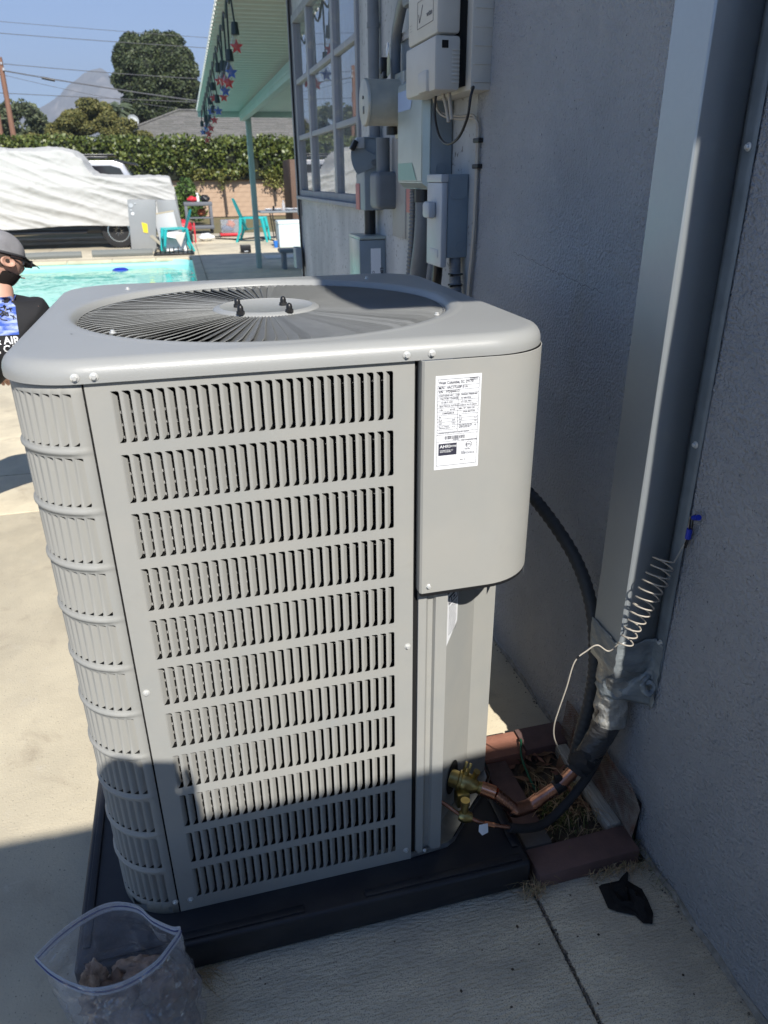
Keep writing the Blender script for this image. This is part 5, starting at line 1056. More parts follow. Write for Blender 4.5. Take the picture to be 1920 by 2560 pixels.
def low_chair(label, loc, rz, sc):
    t = thing('patio_chair', label, 'chair', loc, rz, 'teal plastic patio chairs'); t.scale = (sc, sc, sc)
    b = B(); rows = []
    for k, (x, z, w) in enumerate([(-.36, .33, .25), (-.30, .37, .26), (-.1, .34, .26), (.12, .29, .25), (.2, .30, .24)]): rows.append([(x, y * w, z + .02 * abs(y) ** 2) for y in np.linspace(-1, 1, 9)])
    sheet(b, rows); bmesh.ops.solidify(b, geom=b.faces[:], thickness=.012); obj('seat', b, M_teal, t, smooth=50)
    b = B(); rows = []
    for k, (x, z, w) in enumerate([(.19, .28, .22), (.24, .42, .24), (.31, .62, .25), (.39, .82, .24), (.46, 1.0, .20), (.49, 1.06, .12)]): rows.append([(x - .03 * (1 - y * y), y * w, z) for y in np.linspace(-1, 1, 9)])
    sheet(b, rows); bmesh.ops.solidify(b, geom=b.faces[:], thickness=.014); obj('backrest', b, M_teal, t, smooth=50)
    for s in (-1, 1):
        b = B(); box(b, -.34, .30, s * .31 - .045, s * .31 + .045, .57, .60, .012); obj('armrest', b, M_teal, t)
        b = B(); tube(b, [(-.28, s * .31, .58), (-.33, s * .31, .3), (-.38, s * .30, 0)], [.05, .04, .03], 8); obj('leg', b, M_teal, t)
        b = B(); tube(b, [(.27, s * .31, .58), (.30, s * .30, .3), (.42, s * .29, 0)], [.045, .04, .03], 8); obj('leg', b, M_teal, t)
    return t
low_chair('low teal plastic chair facing left at the far pool corner, piled with scraps', (.12, 17.8, 0.02), 0.15, .86)
low_chair('teal plastic chair facing right between the post and the red based bin', (2.18, 20.3, 0), PI - .25, 1.03)
b = B(); prism(b, [(.08, .42), (.36, .46), (.22, .14)], 17.40, 17.42, Matrix(((1, 0, 0, 0), (0, 0, 1, 0), (0, 1, 0, 0), (0, 0, 0, 1)))); obj('paper_scrap', b, mat('pale_paper', (.6, .56, .5), .8), label='torn pale paper hanging on the side of the low teal chair', cat='paper')
def blob(name, c, r, m, label, cat, sx=1, sy=1, sz=1, seed=1, amp=.35, parent=None):
    b = B(); bmesh.ops.create_icosphere(b, subdivisions=3, radius=1)
    for v in b.verts:
        k = 1 + amp * noise.noise(v.co * 1.7 + Vector((seed, 0, 0))) + amp * .5 * noise.noise(v.co * 4 + Vector((0, seed, 0))); v.co = Vector((v.co.x * sx, v.co.y * sy, v.co.z * sz)) * r * k + Vector(c)
    return obj(name, b, m, parent, smooth=60, label=label, cat=cat)
M_redp = mat('red_plastic', (0.55, 0.025, 0.04), 0.45)
blob('red_bag', (.28, 20.6, .42), .20, M_redp, 'crumpled red bag with white print behind the low teal chair', 'bag', 1.5, 1, .75, 3)
b = B(); box(b, .10, .55, 20.4, 20.9, .0, .30, .02); o = obj('black_case', b, M_black, label='black and grey case under the red bag', cat='case')
b = B(); box(b, .6, .64, 20.5, 20.54, .0, .5, .006, Matrix.Translation((0.0, 0, 0))); box(b, .1, .55, 20.2, 20.3, 0, .03, .005); obj('red_bar', b, M_redp, label='red bar standing beside the black case', cat='bar')
blob('white_bag', (.92, 20.9, .11), .16, M_white, 'crumpled white plastic bag on the deck right of the red bar', 'bag', 1.3, 1, .6, 8)
# utility cart
t_ = thing('utility_cart', 'grey plastic utility cart by the hedge with tools on top', 'cart')
M_cart = mat('cart_grey', (0.13, 0.14, 0.16), 0.6)
for x in (.50, 1.26):
    for y in (24.4, 24.95): b = B(); box(b, x - .045, x + .045, y - .045, y + .045, .10, .82, .01); obj('leg', b, M_cart, t_)
for z, h in ((.80, .11), (.42, .04), (.12, .10)): b = B(); box(b, .44, 1.32, 24.34, 25.0, z, z + h, .02); obj('shelf', b, M_cart, t_)
for x in (.52, 1.24):
    for y in (24.45, 24.9): b = B(); cyl(b, (x, y - .02, .05), (x, y + .02, .05), .05, 14); obj('caster', b, M_black, t_)
blob('red_tool', (.72, 24.6, .99), .09, M_redp, 'red power tool on top of the grey cart', 'power tool', 1.6, 1, .9, 4)
t2 = thing('spray_bottle', 'white spray bottle on top of the grey cart', 'bottle'); b = B(); lathe(b, [(.04, .915), (.045, .95), (.045, 1.06), (.018, 1.11), (.018, 1.13)], Matrix.Translation((.90, 24.6, 0)), 16); obj('bottle_body', b, M_white, t2); b = B(); box(b, .85, .93, 24.58, 24.62, 1.13, 1.17, .01); obj('trigger_head', b, M_white, t2)
blob('black_bag', (1.12, 24.7, 1.0), .13, M_black, 'black tool bag on top of the grey cart at its right end', 'bag', 1.1, 1, .85, 5)
blob('brown_box', (.98, 24.75, .60), .14, mat('rust_orange', (.35, .10, .04), .7), 'rusty orange object on the middle shelf of the grey cart', 'box', 1, 1, .8, 6)
# clear bin on red base
t_ = thing('storage_bin', 'clear plastic bin of parts standing on a red base on the deck', 'bin')
b = B(); box(b, 1.38, 2.05, 22.3, 22.8, .03, .10, .02); obj('red_base', b, M_redp, t_)
b = B(); box(b, 1.42, 2.02, 22.32, 22.78, .101, .47, .03); obj('clear_tub', b, glassy('clear_tub', (.85, .87, .9), 1, .1, milk=.25, milkcol=(.6, .65, .72)), t_)
blob('stuff_inside', (1.72, 22.55, .33), .12, mat('orange_rag', (.7, .16, .03), .7), None, None, 1, 1, 1, 2, parent=t_); blob('stuff_inside', (1.62, 22.55, .22), .13, mat('blue_rag', (.10, .13, .22), .7), None, None, 1.4, 1, .7, 9, parent=t_)
b = B(); box(b, 1.545, 1.78, 16.9, 17.1, .001, .17, .008); o = obj('speaker_box', b, M_black, label='small black box standing on the deck near the patio post', cat='box'); b = B(); box(b, 1.62, 1.71, 16.893, 16.899, .03, .05); sub('badge', b, M_el, o)
# cooler chest, cup, table
t_ = thing('cooler', 'large pale blue white cooler chest beside the house corner', 'cooler'); b = B(); box(b, 2.58, 3.6, 18.0, 18.55, 0.0, .54, .03); obj('cooler_body', b, mat('cooler_white', (0.58, 0.68, 0.70), 0.5), t_); b = B(); box(b, 2.57, 3.61, 17.99, 18.56, .541, .62, .025); obj('cooler_lid', b, mat('cooler_lid', (0.68, 0.76, 0.76), 0.5), t_)
b = B(); lathe(b, [(.045, .001), (.06, .16)], Matrix.Translation((2.50, 18.1, 0)), 16); obj('blue_cup', b, mat('cup_blue', (.02, .16, .55), .5), label='blue cup on the deck against the cooler', cat='cup')
t_ = thing('folding_table', 'grey folding table with dishes beside the brown shed', 'table'); b = B(); box(b, 2.42, 4.2, 20.5, 21.3, .70, .75, .015); obj('tabletop', b, mat('table_grey', (.20, .22, .24), .6), t_)
for x in (2.75, 3.95):
    for y in (20.6, 21.2): b = B(); tube(b, [(x, y, .70), (x + (.08 if x < 3 else -.08), y, 0)], .016, 8); obj('leg', b, M_truck, t_)
for k, (x, z, r) in enumerate([(2.68, .75, .12), (2.92, .75, .14), (3.25, .75, .13), (3.5, .75, .12)]):
    b = B(); lathe(b, [(r * .4, z + .001), (r, z + .05), (r * .95, z + .055), (r * .4, z + .012)], Matrix.Translation((x, 20.75 + .05 * (k % 2), 0)), 20); obj('bowl', b, M_white, label=['leftmost white bowl on the folding table', 'second white bowl from the left on the folding table', 'third white bowl from the left on the folding table', 'rightmost white bowl on the folding table'][k], cat='bowl', group='white bowls on the folding table')
b = B(); lathe(b, [(.04, .751), (.045, .80), (.045, .92), (.018, .98), (.018, 1.02)], Matrix.Translation((3.08, 20.65, 0)), 14); obj('water_bottle', b, glassy('bottle_clear', (.8, .82, .88), 1, .05, milk=.3), label='clear bottle standing among the bowls on the folding table', cat='bottle')
b = B(); cyl(b, (2.80, 20.62, .751), (2.80, 20.62, .87), .03, 12); obj('dark_can', b, M_black, label='dark can on the folding table between the first bowls', cat='can')
b = B(); box(b, 1.95, 2.9, 15.3, 15.9, .001, .03, .01, Matrix.Rotation(.0, 4, 'Z')); obj('flat_board', b, mat('offwhite_panel', (.6, .58, .52), .7), label='off white board lying flat on the shaded patio by the post', cat='board')
b = B(); box(b, 2.0, 3.4, 13.2, 13.6, .3, .36, .01); box(b, 2.05, 2.12, 13.25, 13.55, 0, .3, .005); box(b, 3.2, 3.27, 13.25, 13.55, 0, .3, .005); obj('dark_bench', b, M_cond, label='dark low bench under the patio cover near the house corner', cat='bench')
b = B(); cyl(b, (1.0, 22.6, .02), (1.4, 22.2, .015), .015, 8); tube(b, catmull([(1.2, 21.6, .02), (1.8, 21.0, .02), (2.4, 21.4, .02), (2.7, 20.2, .02)]), .018, 8); obj('garden_hose', b, M_wireb, label='dark hose lying on the deck below the clear bin', cat='hose')
# brown shed
b = B(); box(b, 4.36, 6.5, 28, 30, 0, 2.18, .02); o = obj('shed', b, mat('brown_boards', (.16, .10, .07), .8, var=.3, vscale=4, stretch=(6, 6, .5)), label='brown shed at the end of the yard beside the block wall', cat='shed')
# ------------------------------------------------------------------ BLOCK WALL, HEDGE, TREES
M_block = mat('tan_block', (0.50, 0.36, 0.25), 0.9, col2=(0.42, 0.29, 0.20), vscale=3, bump=.5, bscale=40, bdist=.01)
bw = thing('block_wall', 'tan concrete block garden wall under the hedge at the back of the yard', 'garden wall', (0, 35, 0))
b = B(); box(b, -18, 12, 0.012, .2, 0, 1.95); obj('wall_core', b, mat('block_mortar', (0.42, 0.31, 0.22), 0.95), bw)
b = B(); box(b, 0, .393, 0, .02, 0, .193, .004, seg=1); bmesh.ops.recalc_face_normals(b, faces=b.faces); blk = bpy.data.meshes.new('block'); b.to_mesh(blk); b.free(); blk.materials.append(M_block)
for j in range(9):
    for i in range(16):
        o = bpy.data.objects.new('block', blk); C.objects.link(o); o.parent = bw; o.location = (.4 + i * .4 - (.2 if j % 2 else 0), random.uniform(-.004, .004), .01 + j * .2)
for (x, z0, z1, lab_) in [(2.35, .1, 2.1, 'dark iron post against the block wall, left one'), (4.58, .6, 1.7, 'dark iron post against the block wall, right one')]:
    b = B(); tube(b, [(x - .03, 34.8, z1), (x + .03, 34.8, z0)], .05, 8); obj('iron_post', b, mat('rusty_post', (.07, .055, .045), .8), label=lab_, cat='post', group='iron posts at the block wall')
def crown_pts(n, clumps, shell=.75):
    P = []; w = np.array([c[3] * c[4] * c[5] for c in clumps]) ** .67; w /= w.sum(); idx = rng.choice(len(clumps), n, p=w)
    d = rng.normal(size=(n, 3)); d /= np.linalg.norm(d, axis=1)[:, None]; r = shell + (1.04 - shell) * rng.random(n) ** .6
    c = np.array(clumps)[idx]; return c[:, :3] + d * c[:, 3:6] * r[:, None], d
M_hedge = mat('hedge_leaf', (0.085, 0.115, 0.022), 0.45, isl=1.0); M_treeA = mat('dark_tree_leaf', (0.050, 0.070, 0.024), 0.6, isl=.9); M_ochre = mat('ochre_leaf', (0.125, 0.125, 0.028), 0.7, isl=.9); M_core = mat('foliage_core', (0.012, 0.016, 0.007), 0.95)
M_bark = mat('bark', (0.12, 0.09, 0.065), 0.9, bump=1, bscale=20, bdist=.02)
# hedge: mass of clumps along the wall
hd = thing('hedge', 'thick dark green ivy hedge growing over the back garden wall', 'hedge', (0, 0, 0))
cl = []
for _ in range(520):
    x = U(-18, 8); z = U(1.75, 2.95); cl.append((x, 35 + U(-.45, .45) + .0, z, U(.28, .5), U(.3, .45), U(.22, .42)))
for x in np.arange(-18, 8, .3): cl.append((x, 34.8, 3.0 + .12 * noise.noise(Vector((x * .8, 0, 0))), .28, .4, .28))
P, d = crown_pts(52000, cl, .8); leaves('foliage', P, .15, M_hedge, hd, True, .7, nrm=d)
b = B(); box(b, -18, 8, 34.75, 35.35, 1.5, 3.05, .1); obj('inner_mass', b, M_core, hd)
P = []
for _ in range(46):
    x = U(.9, 6.5); L_ = abs(random.gauss(.25, .35)); n_ = int(12 + 60 * L_)
    for k in range(n_): t = random.random(); P.append((x + random.gauss(0, .06 + .05 * (1 - t)) + .08 * math.sin(t * 3), 34.7 + U(-.08, .08), 1.9 - L_ * t))
for (x, w, L_) in [(2.25, .35, .5), (4.6, .7, .8), (5.3, .5, 1.3), (1.2, .4, .4)]:
    for k in range(420): t = random.random() ** 1.5; P.append((x + random.gauss(0, w * .5 * (1 - t * .6)), 34.7 + U(-.15, .1), 1.95 - L_ * t))
leaves('hanging_vine', P, .10, mat('vine_leaf', (0.16, 0.17, 0.04), 0.6, isl=1.0), hd, True, .7)
def tree(name, label, clumps, n, size, m, trunk=None, core=.72, cat='tree', group=None, droop=0., coresub=2):
    t = thing(name, label, cat, group=group); P, d = crown_pts(n, clumps); leaves('crown', P, size, m, t, True, .6, nrm=d, droop=droop)
    b = B()
    for c in clumps:
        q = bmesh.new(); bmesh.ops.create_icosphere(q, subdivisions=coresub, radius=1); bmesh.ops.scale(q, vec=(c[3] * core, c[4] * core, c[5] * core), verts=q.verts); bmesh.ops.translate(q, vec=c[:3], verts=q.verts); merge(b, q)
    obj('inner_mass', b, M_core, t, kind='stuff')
    if trunk:
        b = B(); tube(b, catmull(trunk[0], 5), trunk[1], 9) if not isinstance(trunk[1], list) else tube(b, trunk[0], trunk[1], 9); obj('trunk', b, M_bark, t, smooth=60)
    return t
random.seed(31)
cl = []
for _ in range(150):
    a = U(0, 2 * PI); zz_ = U(5.4, 10.3); h = (zz_ - 5.2) / 5.6
    prof_r = 2.75 * (0.80 + .30 * math.sin(min(1, h * 1.3) * PI * .62)) * (1 if h < .55 else max(.18, 1 - ((h - .55) / .5) ** 1.7 * .78))
    cl.append((-.10 + prof_r * .80 * math.cos(a), 60 + prof_r * .8 * math.sin(a), zz_, U(.45, .8), U(.45, .8), U(.4, .7)))
for _ in range(20): cl.append((-.1 + U(-.9, .9), 60 + U(-.9, .9), U(9.8, 10.3), .5, .5, .45))
tree('broad_tree', 'big rounded dark green tree rising behind the neighbour roof', cl, 60000, .20, M_treeA, ([(-.1, 60, 0), (-.1, 60, 3), (-.1, 60, 7)], [.4, .32, .2]), .8)
b = B(); bmesh.ops.create_icosphere(b, subdivisions=3, radius=1)
cl = []
for _ in range(70):
    x = U(-7.6, -1.1); top = 3.7 + 1.75 * math.exp(-((x + 3.5) / 2.0) ** 2) + .25 * noise.noise(Vector((x * 2, 0, 0))); cl.append((x, 45 + U(-.8, .8), top - .35 - abs(random.gauss(0, .7)), U(.4, .7), U(.4, .7), U(.3, .45)))
tree('ochre_tree', 'spreading olive and ochre tree standing behind the hedge', cl, 52000, .14, M_ochre, ([(-3.5, 45.3, 0), (-3.4, 45.3, 1.5), (-3, 45.3, 3.4)], [.25, .2, .12]), .78)
cl = []
for _ in range(60):
    x = U(-12, -6.7); top = 5.5 - .35 * (x + 8.2) ** 2 * .35 if x > -8.2 else 5.5; cl.append((x, 50 + U(-1, 1), max(2.9, top - U(.1, 2.4)), U(.35, .65), U(.4, .6), U(.35, .6)))
tree('grey_green_tree', 'loose grey green tree behind the utility pole at the left', cl, 12000, .22, mat('greygreen_leaf', (0.075, 0.095, 0.045), 0.7, isl=.9), ([(-9.5, 50, 0), (-9.3, 50, 2), (-9, 50, 4)], [.25, .2, .1]), .62)
cl = [(U(.05, 1.1), 30 + U(-.3, .3), U(.3, 1.35), U(.25, .4), .3, U(.25, .4)) for _ in range(16)]
tree('green_shrub', 'bright green shrub in front of the block wall behind the pickup', cl, 5200, .12, mat('shrub_leaf', (0.075, 0.14, 0.03), 0.5, isl=.9), ([(.55, 30, 0), (.55, 30, .6), (.6, 30, 1)], [.05, .04, .02]), .7, 'shrub')
# palm
pt = thing('palm_tree', 'palm tree showing above the ochre tree beside the big tree', 'palm tree')
PXX, PYY = -2.95, 54.0
b = B(); tube(b, [(PXX, PYY, 0), (PXX, PYY, 3), (PXX, PYY, 5.5)], [.35, .3, .28], 10); obj('trunk', b, M_bark, pt, smooth=60)
M_palm = mat('palm_leaf', (0.085, 0.11, 0.06), 0.6, isl=.5)
for k in range(30):
    a = 2 * PI * k / 30 * 1.618 * 10; el = U(-.1, 1.2); L_ = U(1.2, 1.7); b = B(); pts_ = []
    for j in range(9):
        s = j / 8; pts_.append(Vector((PXX + math.cos(a) * L_ * s * math.cos(el * .6), PYY + math.sin(a) * L_ * s * math.cos(el * .6), 5.55 + L_ * (math.sin(el) * s - .75 * s * s * (1.2 - el * .35)))))
    for j in range(8):
        p0, p1 = pts_[j], pts_[j + 1]; dd_ = (p1 - p0).normalized(); sd = dd_.cross(Vector((0, 0, 1))).normalized()
        for q in range(4):
            c = p0.lerp(p1, q / 4); l = .5 * math.sin(PI * min(1, (j + q / 4) / 8 * .85 + .15))
            for sg in (-1, 1):
                e = c + sd * sg * l * .8 + dd_ * l * .6 - Vector((0, 0, l * .35)); V = [b.verts.new(c), b.verts.new(c + dd_ * .06), b.verts.new(e)]; b.faces.new(V)
    tube(b, pts_, .02, 4); obj('frond', b, M_palm, pt, smooth=0)
# neighbour house
nh = thing('neighbour_house', 'neighbour house with grey shingled hip roof above the hedge', 'house')
b = B(); box(b, -2.2, 14, 45.4, 52, 0, 3.75); obj('wall', b, mat('tan_stucco', (.45, .38, .30), .9), nh)
M_sh = mat('roof_shingle', (0.17, 0.165, 0.15), 0.95, col2=(0.12, 0.115, 0.105), vscale=7, bump=.6, bscale=30, bdist=.02, isl=.35)
b = B(); eav = (-2.9, 3.62); pk = (.95, 5.12)
nc = 14; zE, zP = 3.55, 5.12; yE, yP = 44.6, 48.2
for k in range(nc):
    a0, a1 = k / nc, (k + 1) / nc; xl0, xl1 = -2.9 + 3.85 * a0, -2.9 + 3.85 * a1; z0_, z1_ = zE + (zP - zE) * a0, zE + (zP - zE) * a1; y0_, y1_ = yE + (yP - yE) * a0, yE + (yP - yE) * a1
    x = xl0; 
    while x < 15.4:
        x2 = min(15.5, x + .55 + .1 * ((k * 7 + int(x * 3)) % 3)); lift = .035; xs_ = max(x, xl0); b.faces.new([b.verts.new(q) for q in [(xs_, y0_, z0_ + lift), (x2, y0_, z0_ + lift), (x2, y1_, z1_), (max(xs_, xl1) if xs_ < xl1 else xs_, y1_, z1_)]]); b.faces.new([b.verts.new(q) for q in [(xs_, y0_, z0_), (x2, y0_, z0_), (x2, y0_, z0_ + lift), (xs_, y0_, z0_ + lift)]]); x = x2
o = obj('roof', b, M_sh, nh, smooth=0)
b = B(); V = [b.verts.new(q) for q in [(-2.9, 44.6, 3.55), (.95, 48.2, 5.12), (-2.9, 51.8, 3.55), (-2.9, 44.6, 3.4), (-2.9, 51.8, 3.4)]]; b.faces.new(V[:3]); b.faces.new((V[0], V[2], V[4], V[3])); sub('hip_end', b, M_sh, o, smooth=0)
b = B(); tube(b, [(-2.9, 44.6, 3.62), (.95, 48.2, 5.19), (15, 48.2, 5.19)], .06, 6); sub('ridge_cap', b, M_sh, o)
b = B(); lathe(b, [(.02, 0), (.22, .03), (.30, .10)], axisM((-1.55, 45.5, 4.45), (.3, -1, .35)), 16, cap=False); o = obj('satellite_dish', b, mat('dish_grey', (.4, .42, .42), .5), label='small satellite dish on the left slope of the neighbour roof', cat='dish')
# utility pole and wires
M_pole = mat('pole_wood', (0.27, 0.14, 0.09), 0.85, stretch=(8, 8, .5), var=.3, vscale=4)
up = thing('utility_pole', 'leaning reddish wooden utility pole at the left edge', 'utility pole')
b = B(); tube(b, [(-6.46, 38, 0), (-6.34, 38, 6.35)], [.14, .10], 12); obj('pole_shaft', b, M_pole, up, smooth=60)
b = B(); cyl(b, (-6.25, 37.9, 5.85), (-6.25, 37.9, 5.95), .05, 10); cyl(b, (-6.3, 37.9, 6.08), (-6.3, 37.9, 6.16), .04, 10); obj('insulator', b, M_el, up)
b = B(); tube(b, [(-7.1, 38.5, 0), (-6.95, 38.5, 4.3)], [.12, .10], 10); obj('utility_pole', b, M_pole, smooth=60, label='short reddish pole just left of the leaning utility pole', cat='utility pole')
M_line = mat('line_grey', (0.10, 0.10, 0.105), 0.6)
def span(lab_, a, c, sag, r=.014, extra=None):
    pts_ = []
    for k in range(21): s = k / 20; q = Vector(a).lerp(Vector(c), s); q.z -= sag * 4 * s * (1 - s); pts_.append(q)
    b = B(); tube(b, pts_, r, 5); return obj('power_line', b, M_line, smooth=60, label=lab_, cat='power line', group='overhead wires')
span('overhead wire leaving the pole top towards the patio cover', (-6.33, 38, 6.12), (9, 38, 5.55), .12)
w = span('thick overhead cable with a black splice running down to the right', (-6.3, 37.95, 5.86), (5.5, 38, 4.45), .10, .026)
b = B(); tube(b, [(-4.80, 37.98, 5.62), (-4.28, 37.98, 5.53)], .055, 8); sub('splice_box', b, M_wireb, w)
span('lower thin overhead wire crossing in front of the mountain foot', (-12, 38, 5.25), (9, 38, 4.62), .08)
span('thin overhead wire just below the thick cable', (-6.3, 38.0, 5.70), (5.5, 38.3, 4.20), .3, .009)
span('upper overhead wire crossing the big tree top', (-16, 40, 8.0), (12, 40, 6.95), .15)
span('upper overhead wire just above the one crossing the tree', (-16, 40, 8.45), (12, 40, 7.3), .12, .01)
span('highest left overhead wire in the open sky', (-16, 42, 11.1), (12, 42, 8.9), .1, .012)
span('highest right overhead wire near the patio cover', (-16, 44, 13.1), (14, 44, 9.9), .1, .012)
# mountain
b = B(); rows = []; pk_ = [(-2600, 60), (-1300, 120), (-700, 150), (-423, 205), (-330, 262), (-285, 300), (-250, 326), (-215, 338), (-185, 332), (-153, 300), (-60, 270), (100, 240), (500, 230), (1200, 180), (2600, 100)]
def mz(x):
    for (a, za), (c, zc) in zip(pk_, pk_[1:]):
        if a <= x <= c: return za + (zc - za) * (x - a) / (c - a)
    return 40
for i in range(261):
    x = -1300 + 10 * i; r = []
    for j in range(50):
        s = j / 49; y = 2500 + 900 * s; z = mz(x) * math.sin(min(1, s * 1.8) * PI / 2) ** 1.2; z += (26 * noise.noise(Vector((x / 90, y / 90, 0))) + 12 * noise.noise(Vector((x / 35, y / 35, 2))) + 5 * noise.noise(Vector((x / 12, y / 12, 2)))) * min(1, s * 3) * (.4 if s > .5 else 1)
        r.append((x, y, z if s < .62 else z * (1 - (s - .62))))
    rows.append(r)
sheet(b, rows); obj('mountain', b, mat('mountain_rock', (0.16, 0.15, 0.13), 0.95, col2=(0.30, 0.27, 0.24), vscale=.012, v2=(.5, .62)), smooth=0, kind='structure')

# ------------------------------------------------------------------ PEOPLE
def skin(name, nodes, edges, m, parent=None, root=0, lvl=2):
    me = bpy.data.meshes.new(name); me.from_pydata([n[:3] for n in nodes], edges, []); o = bpy.data.objects.new(name, me); C.objects.link(o)
    md = o.modifiers.new('skin', 'SKIN'); md.use_smooth_shade = True; sv_ = me.skin_vertices
    for i, n in enumerate(nodes):
        r = n[3]; sv_[0].data[i].radius = (r, n[4] if len(n) > 4 else r); sv_[0].data[i].use_root = (i == root)
    s2 = o.modifiers.new('sub', 'SUBSURF'); s2.levels = lvl; s2.render_levels = lvl
    dg = bpy.context.evaluated_depsgraph_get(); nm = bpy.data.meshes.new_from_object(o.evaluated_get(dg)); bpy.data.objects.remove(o)
    nm.materials.clear(); nm.materials.append(m); nm.polygons.foreach_set('use_smooth', [True] * len(nm.polygons)); nm.name = name
    o = bpy.data.objects.new(name, nm); C.objects.link(o); o.parent = parent; return o
M_skin = mat('skin', (0.58, 0.34, 0.25), 0.5, sss=.1); M_tee = mat('black_shirt', (0.013, 0.013, 0.015), 0.85, bump=.5, bscale=14, bdist=.01); M_jean = mat('dark_trousers', (0.02, 0.02, 0.025), 0.9)
mn = thing('person', 'bearded man in black printed shirt and grey cap kneeling by the pool', 'person')
# skin first: one body
nodes = [(-1.04, 2.42, .50, .14, .13), (-.83, 2.37, .74, .14, .115), (-.62, 2.29, .92, .165, .125), (-.585, 2.28, 1.06, .13, .10), (-.535, 2.29, 1.15, .062, .062), (-.505, 2.30, 1.21, .058, .06),
         (-.43, 2.27, 1.05, .075), (-.385, 2.36, .90, .058), (-.35, 2.50, .76, .042), (-.31, 2.62, .72, .032), (-.78, 2.31, 1.04, .075), (-.86, 2.42, .88, .056), (-.80, 2.58, .76, .042), (-.72, 2.68, .72, .032),
         (-1.06, 2.44, .46, .10), (-1.12, 2.74, .30, .075), (-1.14, 2.70, .08, .055), (-1.16, 2.42, .06, .05), (-1.20, 2.42, .44, .10), (-1.26, 2.68, .16, .075), (-1.26, 2.48, .07, .055), (-1.26, 2.25, .06, .045)]
edges = [(0, 1), (1, 2), (2, 3), (3, 4), (4, 5), (3, 6), (6, 7), (7, 8), (8, 9), (3, 10), (10, 11), (11, 12), (12, 13), (0, 14), (14, 15), (15, 16), (16, 17), (0, 18), (18, 19), (19, 20), (20, 21)]
skin('body', nodes, edges, M_skin, mn)
sh = [(x, y, z, r + .020, (q[4] + .020 if len(q) > 4 else r + .020)) for q in nodes for x, y, z, r in [q[:4]]]
shn = [sh[1], sh[2], sh[3], (-.548, 2.29, 1.13, .070, .070), (-.415, 2.27, 1.05, .106, .106), (-.365, 2.34, .90, .092, .092), (-.345, 2.52, .755, .060, .060), sh[10], sh[11], (-.79, 2.60, .75, .060, .060), (-1.05, 2.42, .46, .17, .165)]
shirt = skin('shirt', shn, [(10, 0), (0, 1), (1, 2), (2, 3), (2, 4), (4, 5), (5, 6), (2, 7), (7, 8), (8, 9)], M_tee, mn, root=0)
trn = [(-1.0, 2.42, .58, .15, .14), sh[14], sh[15], (-1.14, 2.70, .10, .066, .066), (-1.16, 2.50, .066, .058, .058), sh[18], sh[19], (-1.26, 2.52, .08, .064, .064), (-1.26, 2.34, .066, .055, .055)]
skin('trousers', trn, [(0, 1), (1, 2), (2, 3), (3, 4), (0, 5), (5, 6), (6, 7), (7, 8)], M_jean, mn)
